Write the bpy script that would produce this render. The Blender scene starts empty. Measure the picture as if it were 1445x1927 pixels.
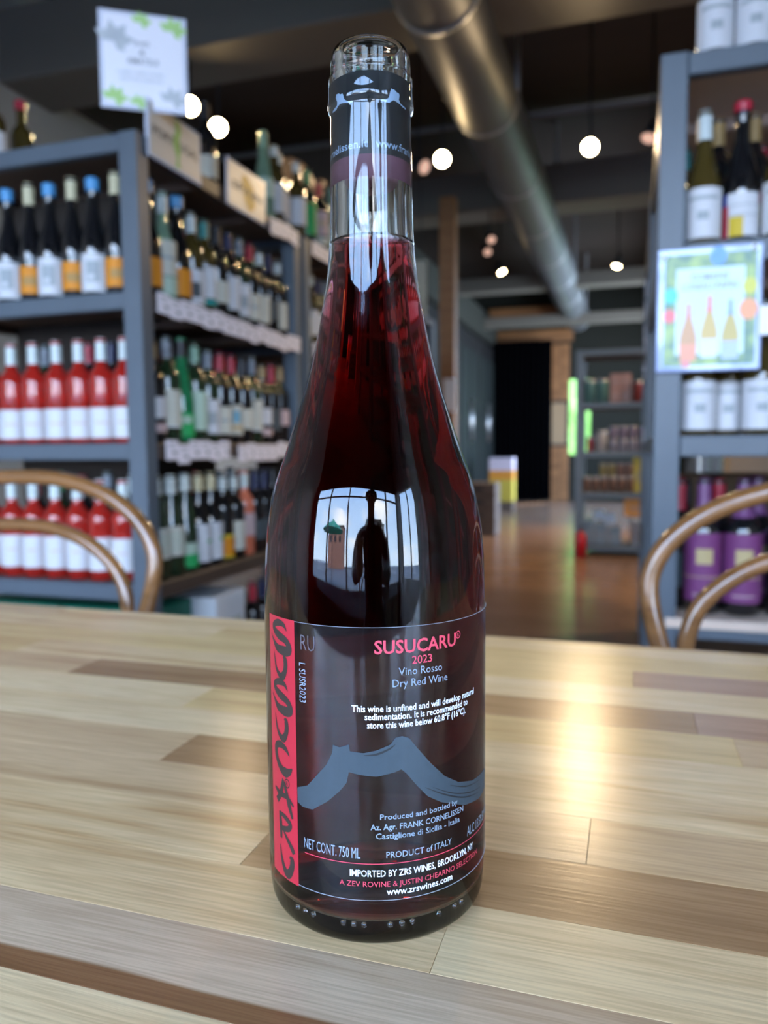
import bpy, bmesh, math, random
from mathutils import Vector, Matrix
random.seed(7)
scn = bpy.context.scene
COL = scn.collection
pi = math.pi

# ------------------------------------------------------------------ camera
cam_d = bpy.data.cameras.new('camera')
cam = bpy.data.objects.new('camera', cam_d)
COL.objects.link(cam)
scn.camera = cam
CAMZ = 0.9132
yaw, pitch, roll = math.radians(17.8), math.radians(-4.76), math.radians(-0.449)
fw = Vector((-math.sin(yaw)*math.cos(pitch), math.cos(yaw)*math.cos(pitch), math.sin(pitch)))
r0 = Vector((math.cos(yaw), math.sin(yaw), 0)); u0 = r0.cross(fw)
rt = r0*math.cos(roll) + u0*math.sin(roll); up = -r0*math.sin(roll) + u0*math.cos(roll)
Mx = Matrix((rt, up, -fw)).transposed().to_4x4()
Mx.translation = Vector((0, 0, CAMZ))
cam.matrix_world = Mx
cam_d.sensor_fit = 'VERTICAL'
cam_d.sensor_height = 36.0
cam_d.lens = 36.0*1447.0/1927.0
cam_d.clip_start = 0.01
cam_d.clip_end = 200
cam_d.dof.use_dof = True
cam_d.dof.focus_distance = 0.238
cam_d.dof.aperture_fstop = 27.03/2.5

# ------------------------------------------------------------------ view, sampling
scn.view_settings.view_transform = 'Standard'
scn.view_settings.look = 'None'
scn.view_settings.gamma = 1.0
scn.view_settings.use_curve_mapping = False
scn.view_settings.exposure = 0.6
cy = scn.cycles
cy.use_denoising = True
cy.max_bounces = 14
cy.transmission_bounces = 12
cy.glossy_bounces = 4
cy.diffuse_bounces = 4
cy.transparent_max_bounces = 12
cy.caustics_reflective = False
cy.caustics_refractive = True
cy.blur_glossy = 0.5
cy.sample_clamp_indirect = 6.0
cy.sample_clamp_direct = 0.0

# ------------------------------------------------------------------ world: blue sky with clouds
SKY = 16.5
w = bpy.data.worlds.new('sky'); scn.world = w
w.use_nodes = True
nt = w.node_tree; nt.nodes.clear()
def wn(t, **k):
    n = nt.nodes.new(t)
    for a, b in k.items(): setattr(n, a, b)
    return n
tc = wn('ShaderNodeTexCoord'); sep = wn('ShaderNodeSeparateXYZ'); nt.links.new(tc.outputs['Generated'], sep.inputs[0])
ramp = wn('ShaderNodeValToRGB')
ramp.color_ramp.elements[0].position = 0.48; ramp.color_ramp.elements[0].color = (0.55, 0.72, 0.95, 1)
ramp.color_ramp.elements[1].position = 0.95; ramp.color_ramp.elements[1].color = (0.12, 0.34, 0.84, 1)
mr = wn('ShaderNodeMapRange'); mr.inputs[1].default_value = -1; mr.inputs[2].default_value = 1
nt.links.new(sep.outputs[2], mr.inputs[0]); nt.links.new(mr.outputs[0], ramp.inputs[0])
mp = wn('ShaderNodeMapping'); mp.inputs['Scale'].default_value = (1, 1, 2.2); mp.inputs['Location'].default_value = (0.35, 0.1, 0.2)
nt.links.new(tc.outputs['Generated'], mp.inputs[0])
ns = wn('ShaderNodeTexNoise'); ns.inputs['Scale'].default_value = 2.3; ns.inputs['Detail'].default_value = 7
nt.links.new(mp.outputs[0], ns.inputs[0])
cr = wn('ShaderNodeValToRGB'); cr.color_ramp.elements[0].position = 0.54; cr.color_ramp.elements[1].position = 0.68
nt.links.new(ns.outputs[0], cr.inputs[0])
mx = wn('ShaderNodeMixRGB'); mx.inputs[2].default_value = (0.95, 0.97, 1.0, 1)
nt.links.new(cr.outputs[0], mx.inputs[0]); nt.links.new(ramp.outputs[0], mx.inputs[1])
bg = wn('ShaderNodeBackground'); bg.inputs[1].default_value = SKY
wo = wn('ShaderNodeOutputWorld')
nt.links.new(mx.outputs[0], bg.inputs[0]); nt.links.new(bg.outputs[0], wo.inputs[0])

def portal(name, loc, rot, sx, sy):
    l = bpy.data.lights.new(name, 'AREA'); l.shape = 'RECTANGLE'; l.size = sx; l.size_y = sy
    o = bpy.data.objects.new(name, l); COL.objects.link(o); o.location = loc; o.rotation_euler = rot
    l.cycles.is_portal = True
    return o
# daylight enters by the shop front, the glass door at the back and a side window (light portals)
portal('daylight_portal', (-0.25, -2.44, 1.6), (pi/2, 0, 0), 5.6, 2.3)
portal('daylight_portal', (-0.8, 13.28, 1.4), (-pi/2, 0, 0), 0.5, 1.3)
portal('daylight_portal', (2.44, -1.575, 1.6), (0, pi/2, 0), 2.0, 1.3)
portal('daylight_portal', (0.87, 10.6, 1.3), (0, pi/2, 0), 2.6, 4.0)

# sun on the street outside
sn = bpy.data.lights.new('sun', 'SUN'); sn.energy = 9; sn.angle = 0.01; sn.color = (1, 0.95, 0.86)
so = bpy.data.objects.new('sun', sn); COL.objects.link(so); so.rotation_euler = (math.radians(-32), math.radians(28), 0)

# ------------------------------------------------------------------ materials
MATS = {}
def mat(name, color, rough=0.5, metal=0.0, var=0.08, scale=12.0, bump=0.0, spec=0.5, coat=0.0, stretch=(1, 1, 1), emit=None, estr=0, trans=0, ior=1.45, alpha=1):
    if name in MATS: return MATS[name]
    m = bpy.data.materials.new(name); m.use_nodes = True
    n = m.node_tree; b = n.nodes['Principled BSDF']
    b.inputs['Roughness'].default_value = rough; b.inputs['Metallic'].default_value = metal
    b.inputs['Specular IOR Level'].default_value = spec
    b.inputs['Coat Weight'].default_value = coat; b.inputs['Coat Roughness'].default_value = 0.06
    b.inputs['Transmission Weight'].default_value = trans; b.inputs['IOR'].default_value = ior
    b.inputs['Alpha'].default_value = alpha
    t = n.nodes.new('ShaderNodeTexCoord'); p = n.nodes.new('ShaderNodeMapping'); p.inputs['Scale'].default_value = stretch
    no = n.nodes.new('ShaderNodeTexNoise'); no.inputs['Scale'].default_value = scale; no.inputs['Detail'].default_value = 5
    n.links.new(t.outputs['Object'], p.inputs[0]); n.links.new(p.outputs[0], no.inputs[0])
    mi = n.nodes.new('ShaderNodeMixRGB')
    c = color
    mi.inputs[1].default_value = (c[0]*(1-var), c[1]*(1-var), c[2]*(1-var), 1)
    mi.inputs[2].default_value = (min(1, c[0]*(1+var)), min(1, c[1]*(1+var)), min(1, c[2]*(1+var)), 1)
    n.links.new(no.outputs[0], mi.inputs[0]); n.links.new(mi.outputs[0], b.inputs['Base Color'])
    if bump:
        bp = n.nodes.new('ShaderNodeBump'); bp.inputs['Strength'].default_value = bump; bp.inputs['Distance'].default_value = 0.002
        n.links.new(no.outputs[0], bp.inputs['Height']); n.links.new(bp.outputs[0], b.inputs['Normal'])
    if emit:
        b.inputs['Emission Color'].default_value = (*emit, 1); b.inputs['Emission Strength'].default_value = estr
    MATS[name] = m
    return m

def wood(name, dark, light, rough=0.33, seed=0.0, lines=0.5, sc=1.0, coat=0.0):
    """grain runs along the object's X axis; every board gets its own offset"""
    if name in MATS: return MATS[name]
    m = bpy.data.materials.new(name); m.use_nodes = True
    n = m.node_tree; b = n.nodes['Principled BSDF']; L = n.links
    t = n.nodes.new('ShaderNodeTexCoord'); oi = n.nodes.new('ShaderNodeObjectInfo')
    mul = n.nodes.new('ShaderNodeMath'); mul.operation = 'MULTIPLY'; mul.inputs[1].default_value = 37.0
    L.new(oi.outputs['Random'], mul.inputs[0])
    add = n.nodes.new('ShaderNodeVectorMath'); add.operation = 'ADD'
    L.new(t.outputs['Object'], add.inputs[0]); L.new(mul.outputs[0], add.inputs[1])
    def noise(scale, st, det=4, dist=0.0):
        p = n.nodes.new('ShaderNodeMapping'); p.inputs['Scale'].default_value = st
        q = n.nodes.new('ShaderNodeTexNoise'); q.inputs['Scale'].default_value = scale; q.inputs['Detail'].default_value = det
        q.inputs['Distortion'].default_value = dist
        L.new(add.outputs[0], p.inputs[0]); L.new(p.outputs[0], q.inputs[0]); return q
    broad = noise(8*sc, (0.35, 4.0, 4.0), 3, 0.4)
    # growth rings: long stretched bands
    p = n.nodes.new('ShaderNodeMapping'); p.inputs['Scale'].default_value = (0.8, 13, 13)
    L.new(add.outputs[0], p.inputs[0])
    wv = n.nodes.new('ShaderNodeTexNoise'); wv.inputs['Scale'].default_value = 6*sc; wv.inputs['Detail'].default_value = 2; wv.inputs['Distortion'].default_value = 0.25
    L.new(p.outputs[0], wv.inputs[0])
    rr = n.nodes.new('ShaderNodeValToRGB'); e = rr.color_ramp.elements
    e[0].position = 0.30; e[0].color = (1, 1, 1, 1); e[1].position = 0.48; e[1].color = (0, 0, 0, 1)
    e2 = rr.color_ramp.elements.new(0.66); e2.color = (0.25, 0.25, 0.25, 1)
    L.new(wv.outputs[0], rr.inputs[0])
    fine = noise(60*sc, (0.5, 14, 14), 2)
    m1 = n.nodes.new('ShaderNodeMixRGB'); m1.inputs[1].default_value = (*light, 1); m1.inputs[2].default_value = (*dark, 1)
    a = n.nodes.new('ShaderNodeMath'); a.operation = 'MULTIPLY'; a.inputs[1].default_value = lines
    L.new(rr.outputs[0], a.inputs[0])
    b2 = n.nodes.new('ShaderNodeMath'); b2.operation = 'MULTIPLY_ADD'; b2.inputs[1].default_value = 1.5; b2.inputs[2].default_value = -0.55
    L.new(broad.outputs[0], b2.inputs[0])
    s = n.nodes.new('ShaderNodeMath'); s.operation = 'ADD'; s.use_clamp = True
    L.new(a.outputs[0], s.inputs[0]); L.new(b2.outputs[0], s.inputs[1]); L.new(s.outputs[0], m1.inputs[0])
    m2 = n.nodes.new('ShaderNodeMixRGB'); m2.blend_type = 'MULTIPLY'; m2.inputs[0].default_value = 0.35
    fr = n.nodes.new('ShaderNodeValToRGB'); fr.color_ramp.elements[0].position = 0.35; fr.color_ramp.elements[0].color = (0.52, 0.44, 0.38, 1); fr.color_ramp.elements[1].position = 0.6
    L.new(fine.outputs[0], fr.inputs[0]); L.new(m1.outputs[0], m2.inputs[1]); L.new(fr.outputs[0], m2.inputs[2])
    L.new(m2.outputs[0], b.inputs['Base Color'])
    b.inputs['Roughness'].default_value = rough
    b.inputs['Specular IOR Level'].default_value = 0.38
    b.inputs['Coat Weight'].default_value = coat; b.inputs['Coat Roughness'].default_value = 0.12
    bp = n.nodes.new('ShaderNodeBump'); bp.inputs['Strength'].default_value = 0.12; bp.inputs['Distance'].default_value = 0.0006
    L.new(fine.outputs[0], bp.inputs['Height']); L.new(bp.outputs[0], b.inputs['Normal'])
    MATS[name] = m
    return m

# ------------------------------------------------------------------ mesh helpers
class MB:
    def __init__(self): self.v = []; self.f = []; self.mi = []; self.sm = []; self.mats = []
    def m(self, material):
        if material not in self.mats: self.mats.append(material)
        return self.mats.index(material)
    def add(self, vs, fs, material, smooth=False):
        k = len(self.v); i = self.m(material)
        self.v += [tuple(x) for x in vs]
        for f in fs: self.f.append(tuple(k+a for a in f)); self.mi.append(i); self.sm.append(smooth)
    def box(self, x0, x1, y0, y1, z0, z1, material, bev=0.0):
        if bev <= 0:
            vs = [(x, y, z) for z in (z0, z1) for y in (y0, y1) for x in (x0, x1)]
            fs = [(0, 2, 3, 1), (4, 5, 7, 6), (0, 1, 5, 4), (2, 6, 7, 3), (0, 4, 6, 2), (1, 3, 7, 5)]
            self.add(vs, fs, material); return
        bm = bmesh.new(); bmesh.ops.create_cube(bm, size=1)
        for v in bm.verts: v.co = Vector(((x0+x1)/2+v.co.x*(x1-x0), (y0+y1)/2+v.co.y*(y1-y0), (z0+z1)/2+v.co.z*(z1-z0)))
        bmesh.ops.bevel(bm, geom=bm.edges[:], offset=bev, segments=1, affect='EDGES')
        bm.verts.index_update()
        self.add([v.co[:] for v in bm.verts], [[v.index for v in f.verts] for f in bm.faces], material); bm.free()
    def lathe(self, prof, material, n=24, c=(0, 0, 0), smooth=True, a0=0, a1=2*pi, cap=False):
        full = abs(a1-a0-2*pi) < 1e-6; cols = n if full else n+1
        vs = [(c[0]+r*math.sin(a0+(a1-a0)*k/n), c[1]-r*math.cos(a0+(a1-a0)*k/n), c[2]+z) for (r, z) in prof for k in range(cols)]
        fs = []
        for i in range(len(prof)-1):
            for k in range(n):
                k2 = (k+1) % cols
                fs.append((i*cols+k, i*cols+k2, (i+1)*cols+k2, (i+1)*cols+k))
        self.add(vs, fs, material, smooth)
    def tube(self, pts, rad, material, n=10, closed=False, smooth=True):
        P = [Vector(p) for p in pts]; N = len(P)
        R = rad if isinstance(rad, (list, tuple)) else [rad]*N
        T = []
        for i in range(N):
            a = P[i-1] if (i or closed) else P[i]; b = P[(i+1) % N] if (i < N-1 or closed) else P[i]
            T.append((b-a).normalized())
        nrm = T[0].orthogonal().normalized(); rings = []
        for i in range(N):
            nrm = (nrm-T[i]*nrm.dot(T[i])).normalized(); bi = T[i].cross(nrm)
            rings.append([P[i]+(nrm*math.cos(2*pi*k/n)+bi*math.sin(2*pi*k/n))*R[i] for k in range(n)])
        vs = [tuple(v) for r in rings for v in r]; fs = []
        for i in range(N if closed else N-1):
            j = (i+1) % N
            for k in range(n): fs.append((i*n+k, i*n+(k+1) % n, j*n+(k+1) % n, j*n+k))
        if not closed: fs.append(tuple(range(n-1, -1, -1))); fs.append(tuple((N-1)*n+k for k in range(n)))
        self.add(vs, fs, material, smooth)
    def mesh(self, name):
        me = bpy.data.meshes.new(name); me.from_pydata(self.v, [], self.f)
        for m_ in self.mats: me.materials.append(m_)
        me.polygons.foreach_set('material_index', self.mi); me.polygons.foreach_set('use_smooth', self.sm)
        me.update(); return me

def tag(o, label=None, cat=None, group=None, kind=None):
    if label: o['label'] = label
    if cat: o['category'] = cat
    if group: o['group'] = group
    if kind: o['kind'] = kind
    return o
def put(name, me, parent=None, loc=(0, 0, 0), rot=(0, 0, 0)):
    if isinstance(me, MB): me = me.mesh(name)
    o = bpy.data.objects.new(name, me); COL.objects.link(o); o.location = loc; o.rotation_euler = rot
    if parent: o.parent = parent
    return o
def empty(name, loc=(0, 0, 0), rz=0):
    o = bpy.data.objects.new(name, None); COL.objects.link(o); o.location = loc; o.rotation_euler = (0, 0, rz)
    o.empty_display_size = 0.05
    return o
ORD = ['first', 'second', 'third', 'fourth', 'fifth', 'sixth', 'seventh', 'eighth', 'ninth', 'tenth', 'eleventh', 'twelfth', 'thirteenth', 'fourteenth', 'fifteenth', 'sixteenth', 'seventeenth', 'eighteenth', 'nineteenth', 'twentieth']
def catmull(P, k=8):
    P = [Vector(p) for p in P]; out = []
    for i in range(len(P)-1):
        a = P[max(i-1, 0)]; b = P[i]; c = P[i+1]; d = P[min(i+2, len(P)-1)]
        for j in range(k):
            t = j/k
            out.append(0.5*((2*b)+(c-a)*t+(2*a-5*b+4*c-d)*t*t+(3*b-a-3*c+d)*t**3))
    out.append(P[-1]); return out

# lettering -> flat mesh scaled into a box (x0..x1 by cap height)
_tc = {}
def text_flat(s, bold=0.0, res=2):
    key = (s, bold, res)
    if key in _tc: return _tc[key]
    cu = bpy.data.curves.new('lettering', 'FONT'); cu.body = s; cu.size = 1; cu.resolution_u = res; cu.offset = bold
    o = bpy.data.objects.new('lettering', cu); COL.objects.link(o)
    dg = bpy.context.evaluated_depsgraph_get(); me = bpy.data.meshes.new_from_object(o.evaluated_get(dg))
    vs = [tuple(v.co) for v in me.vertices]; fs = [tuple(p.vertices) for p in me.polygons]
    bpy.data.objects.remove(o); bpy.data.curves.remove(cu); bpy.data.meshes.remove(me)
    xs = [v[0] for v in vs]; x0, x1 = min(xs), max(xs)
    cap = 0.70
    _tc[key] = ([((v[0]-x0)/(x1-x0), v[1]/cap) for v in vs], fs)
    return _tc[key]
def wrap_mesh(name, pts, faces, R, material, c=(0, 0), step=0.0016, th0=0.0):
    """flat (u, z) outline -> cut in narrow strips -> wrapped round a vertical cylinder of radius R"""
    bm = bmesh.new(); vs = [bm.verts.new((p[0], 0, p[1])) for p in pts]
    for f in faces:
        try: bm.faces.new([vs[i] for i in f])
        except ValueError: pass
    u0_, u1_ = min(p[0] for p in pts), max(p[0] for p in pts)
    k = u0_+step
    while k < u1_:
        bmesh.ops.bisect_plane(bm, geom=bm.verts[:]+bm.edges[:]+bm.faces[:], plane_co=(k, 0, 0), plane_no=(1, 0, 0)); k += step
    for v in bm.verts:
        th = v.co.x/R+th0; z = v.co.z
        v.co = Vector((c[0]+R*math.sin(th), c[1]-R*math.cos(th), z))
    bmesh.ops.recalc_face_normals(bm, faces=bm.faces)
    for f in bm.faces:
        ce = f.calc_center_median()
        if f.normal.dot(Vector((ce.x-c[0], ce.y-c[1], 0))) < 0: f.normal_flip()
    me = bpy.data.meshes.new(name); bm.to_mesh(me); bm.free(); me.materials.append(material)
    return me
def fill_poly(pts):
    """triangulate a concave outline"""
    from mathutils.geometry import tessellate_polygon
    return [tuple(t) for t in tessellate_polygon([[Vector((p[0], p[1], 0)) for p in pts]])]
def ribbon(P, W, k=6):
    Q = catmull([(p[0], p[1], 0) for p in P], k)
    w_ = []
    for i in range(len(P)-1):
        for j in range(k): w_.append(W[i]+(W[i+1]-W[i])*j/k)
    w_.append(W[-1]); pts = []; fs = []
    for i, q in enumerate(Q):
        t = (Q[min(i+1, len(Q)-1)]-Q[max(i-1, 0)]); t.normalize(); nn = Vector((-t.y, t.x, 0))*w_[i]/2
        pts += [(q.x+nn.x, q.y+nn.y), (q.x-nn.x, q.y-nn.y)]
    for i in range(len(Q)-1): fs.append((2*i, 2*i+1, 2*i+3, 2*i+2))
    return pts, fs
def flat_text(name, s, x0, x1, z0, h, y, material, parent, bold=0.0, depth=None):
    """lettering on a plane facing -Y at depth y (local)"""
    vs, fs = text_flat(s, bold)
    b = MB(); b.add([(x0+v[0]*(x1-x0), y, z0+v[1]*h) for v in vs], fs, material)
    return put(name, b, parent)

# ------------------------------------------------------------------ palette
steel = mat('painted_steel', (0.085, 0.108, 0.134), 0.42, 0.0, 0.12, 9, 0.15)
shelf_wood = mat('shelf_board', (0.16, 0.11, 0.08), 0.6, 0, 0.2, 14, 0.1, stretch=(1, 4, 1))
pale_shelf = mat('pale_shelf_board', (0.66, 0.52, 0.42), 0.5, 0, 0.1, 14, 0.1, stretch=(1, 4, 1))
side_brown = mat('brown_side_steel', (0.07, 0.048, 0.036), 0.5, 0, 0.15, 10)
paper = mat('white_paper', (0.80, 0.80, 0.86), 0.5, 0, 0.03)
card_beige = mat('beige_card', (0.52, 0.48, 0.42), 0.4, 0, 0.05)
ink = mat('dark_ink', (0.03, 0.035, 0.04), 0.5)
grey_ink = mat('grey_ink', (0.28, 0.31, 0.33), 0.5)
pale_grey_ink = mat('pale_grey_ink', (0.5, 0.54, 0.57), 0.5)
green_ink = mat('green_ink', (0.22, 0.45, 0.10), 0.5)
leaf_ink = mat('leaf_green_ink', (0.42, 0.66, 0.24), 0.5)
acrylic = mat('acrylic_edge', (0.62, 0.66, 0.78), 0.15, 0, 0.02, coat=0.5)
black_steel = mat('black_steel', (0.015, 0.016, 0.018), 0.45)
gold_ink = mat('ochre_ink', (0.62, 0.36, 0.03), 0.5)

# ------------------------------------------------------------------ the setting
wall_p = mat('beige_plaster', (0.40, 0.36, 0.31), 0.8, 0, 0.06, 3)
wall_d = mat('dark_green_wall', (0.009, 0.010, 0.006), 0.9, 0, 0.1, 3)
ceil_m = mat('dark_brown_ceiling', (0.035, 0.024, 0.017), 0.75, 0, 0.25, 1.2, stretch=(1, 6, 1))
beam_m = mat('grey_painted_beam', (0.135, 0.12, 0.098), 0.6, 0, 0.08, 3)
X0, X1, Y0, Y1, H = -3.5, 2.5, -2.5, 13.3, 3.75

def struct(name, b, label, cat=None):
    o = put(name, b); tag(o, label, cat or name.split('_')[0], kind='structure'); return o
# floor: wood planks
fl_w = wood('floor_wood', (0.17, 0.10, 0.063), (0.29, 0.175, 0.115), 0.24, lines=0.4, sc=0.25)
b = MB(); b.box(X0, X1, Y0, Y1, -0.12, -0.012, mat('subfloor', (0.05, 0.03, 0.02), 0.8)); 
floor = struct('floor', b, 'brown wooden plank floor of the shop', 'floor')
fp = []
y = Y0; r_ = 0
# planks in the aisle that the photograph shows run across it; beyond, the same boards joined in one part
far = MB()
while y < Y1-0.01:
    y2 = min(y+0.142, Y1)
    if 3.2 < y < 7.4:
        x = -2.6 + random.uniform(0, 0.6); xs_ = [X0, x]
        while xs_[-1] < X1-0.9: xs_.append(min(xs_[-1]+random.uniform(0.9, 1.5), X1))
        xs_[-1] = X1
        for i in range(len(xs_)-1):
            bb = MB(); lx = xs_[i+1]-xs_[i]
            bb.box(-lx/2+0.001, lx/2-0.001, 0.001-0.071, 0.070, -0.012, 0.0, fl_w, 0.0015)
            put('plank', bb, floor, ((xs_[i]+xs_[i+1])/2, y+0.071, 0))
    else:
        far.box(X0, X1, y+0.001, y2-0.001, -0.012, 0, fl_w)
    y = y2
fo = put('plank_field', far, floor); fo['kind'] = 'stuff'
b = MB(); b.box(X0, X1, Y0, Y1, H, H+0.1, ceil_m)
struct('ceiling', b, 'dark brown shop ceiling behind the grey beams', 'ceiling')
b = MB(); b.box(X0-0.1, X0, Y0, Y1, 0, H, wall_p); struct('wall_left', b, 'beige plaster wall high behind the left shelving', 'wall')
b = MB()
b.box(X1, X1+0.1, Y0, -2.25, 0, H, wall_p); b.box(X1, X1+0.1, -2.25, -0.9, 0, 0.6, wall_p); b.box(X1, X1+0.1, -2.25, -0.9, 2.6, H, wall_p); b.box(X1, X1+0.1, -0.9, 8.1, 0, H, wall_p); b.box(.9, X1, 8.0, 8.1, 0, H, wall_p); b.box(.9, 1.0, 8.1, 8.6, 0, H, wall_p); b.box(.9, 1.0, 12.6, Y1, 0, H, wall_p); b.box(.9, 1.0, 8.6, 12.6, 2.6, H, wall_p)
struct('wall_right', b, 'right hand wall of the shop beyond the right shelving', 'wall')
# back wall with a wood clad panel, dark curtain opening and window
clad = wood('wood_cladding', (0.13, 0.055, 0.02), (0.30, 0.14, 0.055), 0.5, lines=0.5, sc=0.3)
b = MB()
WX0, WX1, WZ0, WZ1 = -1.04, -0.62, 0.78, 2.03
b.box(X0, WX0, Y1, Y1+0.12, 0, H, wall_d); b.box(WX1, X1, Y1, Y1+0.12, 0, H, wall_d)
b.box(WX0, WX1, Y1, Y1+0.12, 0, WZ0, wall_d); b.box(WX0, WX1, Y1, Y1+0.12, WZ1, H, wall_d)
wb = struct('wall_back', b, 'dark back wall with wood cladding around the black doorway', 'wall')
for i in range(4):
    bb = MB(); bb.box(-0.07, 0.07, -0.02, 0, 0, 2.62, clad, 0.004)
    put('cladding_board', bb, wb, (-1.22+0.148*i - (0.0 if i < 2 else 0.0), Y1-0.001, 0)) if i < 2 else None
for (x0_, x1_, z0_, z1_) in ((-2.35, -0.95, 2.66, 2.86), (-2.35, -0.95, 3.05, 3.25)):
    bb = MB(); bb.box(x0_, x1_, -0.06, 0, z0_, z1_, clad, 0.005); put('cladding_board', bb, wb, (0, Y1-0.001, 0))
# front wall and window (behind the camera)
b = MB()
b.box(X0, -3.0, Y0-0.12, Y0, 0, H, wall_d); b.box(3.0-0.5, X1+0.1, Y0-0.12, Y0, 0, H, wall_d)
b.box(-3.0, 2.5, Y0-0.12, Y0, 0, 0.5, wall_d); b.box(-3.0, 2.5, Y0-0.12, Y0, 2.74, H, wall_d)
struct('wall_front', b, 'dark wall around the shop front window, seen mirrored in the bottle', 'wall')
wf = empty('window_1', (0, Y0-0.06, 0.5)); tag(wf, 'tall shop front window with dark frames, mirrored in the bottle', 'window', kind='structure')
for x in (-3.0, -1.75, -0.55, 0.72, 1.62, 2.5):
    bb = MB(); bb.box(-0.03, 0.03, -0.05, 0.05, 0, 2.24, black_steel, 0.004); put('mullion', bb, wf, (x, 0, 0))
for z in (0.0, 1.62, 2.2):
    bb = MB(); bb.box(-3.0, 2.5, -0.05, 0.05, z, z+0.05, black_steel); put('transom', bb, wf)
w2 = empty('window_2', (0, Y1+0.05, WZ0)); tag(w2, 'back window glowing green beside the far shelving', 'window', kind='structure')
for x in (WX0+0.02, WX1-0.02):
    bb = MB(); bb.box(-0.02, 0.02, -0.03, 0.03, 0, WZ1-WZ0, black_steel); put('mullion', bb, w2, (x, 0, 0))
w3 = empty('window_3', (.95, 10.6, 0)); tag(w3, 'side window lighting the far floor blue', 'window', kind='structure')
for yy in (-1.97, -.66, .66, 1.97):
    bb = MB(); bb.box(-0.03, 0.03, -0.02, 0.02, 0, 2.6, black_steel); put('mullion', bb, w3, (0, yy, 0))
w4 = empty('window_4', (X1+0.05, -1.575, 0.6)); tag(w4, 'side window at the right of the table, mirrored on the bottle edge', 'window', kind='structure')
for yy in (-.65, 0, .65):
    bb = MB(); bb.box(-0.03, 0.03, -0.025, 0.025, 0, 2.0, black_steel); put('mullion', bb, w4, (0, yy, 0))
# ceiling beams
b = MB(); b.box(X0, X0+0.05, 4.16, Y1-0.01, 3.12, H, ceil_m); struct('trim_7', b, 'dark band along the top of the beige left wall', 'trim')
k = 0
for (ya, yb, z0, z1, words) in ((3.72, 4.15, 3.02, 3.42, 'nearest grey ceiling beam behind the white hanging sign'), (7.0, 7.4, 3.02, 3.36, 'second grey ceiling beam crossing behind the round duct'),
                         (10.1, 10.35, 2.92, 3.1, 'third narrow grey beam far back above the duct'), (12.0, 12.2, 2.75, 2.9, 'farthest thin grey beam above the back doorway')):
    k += 1; b = MB(); b.box(X0, X1, ya, yb, z0, z1, beam_m, 0.01); struct('trim_%d' % k, b, words, 'beam')
b = MB(); b.tube([(X0, 5.4, 3.12), (X1, 5.4, 3.12)], 0.022, mat('grey_conduit', (0.12, 0.12, 0.12), 0.5), 8); struct('trim_5', b, 'thin grey conduit crossing the ceiling behind the lamps', 'conduit')

# outside: pavement, green umbrella, houses, hedge
b = MB(); b.box(-30, 30, -40, Y0-0.13, -0.15, -0.05, mat('asphalt', (0.16, 0.16, 0.17), 0.8, 0, 0.15, 1)); struct('ground', b, 'grey street outside the shop window, mirrored in the bottle', 'ground')
b = MB(); b.box(-10, 12, Y1+0.13, 40, -0.15, -0.05, mat('lawn', (0.10, 0.26, 0.04), 0.9, 0, 0.3, 2)); struct('ground', b, 'green lawn beyond the back window', 'ground')
leaf = mat('hedge_leaves', (0.42, 0.60, 0.14), 0.7, 0, 0.5, 6)
b = MB()
for i in range(900):
    x, y_, z = random.uniform(-3.4, 3.4), random.uniform(16.0, 17.2), random.uniform(0.0, 3.0+random.random())
    s = random.uniform(0.08, 0.2); a = random.uniform(0, pi); q = random.uniform(-1, 1)
    dx, dy, dz = s*math.cos(a), s*math.sin(a)*0.6, s*q
    b.add([(x-dx, y_-dy, z-dz), (x, y_, z-s), (x+dx, y_+dy, z+dz), (x, y_, z+s)], [(0, 1, 2, 3)], leaf)
b.box(-3.4, 3.4, 16.5, 17.0, 0, 3.0, leaf)
tag(put('hedge', b), 'bright green hedge seen through the back window', 'hedge', kind='stuff')
um = empty('patio_umbrella', (-3.2, -6.5, -0.05)); tag(um, 'green patio umbrella on the street, mirrored in the bottle shoulder', 'umbrella')
b = MB(); b.tube([(0, 0, 0), (0, 0, 2.6)], 0.03, black_steel, 8); put('pole', b, um)
b = MB(); b.lathe([(1.5, 2.1), (0.8, 2.4), (0.02, 2.65)], mat('green_canvas', (0.02, 0.35, 0.2), 0.8), 8, smooth=False); put('canopy', b, um)
b = MB(); b.lathe([(0.02, 0.06), (0.28, 0.05), (0.3, 0)], black_steel, 12); put('base', b, um)
for (x, wd, h, c, lab) in ((-9, 7, 5.5, (0.45, 0.2, 0.13), 'brick red house across the street, mirrored in the bottle'), (8, 8, 6.5, (0.55, 0.5, 0.42), 'cream house across the street, mirrored in the bottle')):
    hs = empty('house', (x, -24, -0.05)); tag(hs, lab, 'house')
    b = MB(); b.box(-wd/2, wd/2, -2, 2, 0, h, mat('facade_%s' % lab[:5].strip().replace(' ', '_'), c, 0.8)); put('wall', b, hs)
    b = MB(); b.box(-wd/2-.2, wd/2+.2, -2.2, 2.2, h, h+.3, mat('roof_dark', (0.06, 0.06, 0.06), 0.8)); put('roof', b, hs)
    for i in range(3):
        b = MB(); b.box(-.5, .5, 0, .06, 0, 1.3, black_steel); put('window', b, hs, (-wd/2+1.3+i*(wd-2.6)/2, 2.0, 2.6))
# pale pillar at the right hand wall by the shop front
b = MB(); b.box(1.75, 2.1, -0.7, -0.25, 0, H, mat('pale_plaster', (0.62, 0.6, 0.56), 0.7), 0.01); struct('pillar', b, 'pale square pillar mirrored as a beige streak down the bottle neck', 'pillar')

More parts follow.
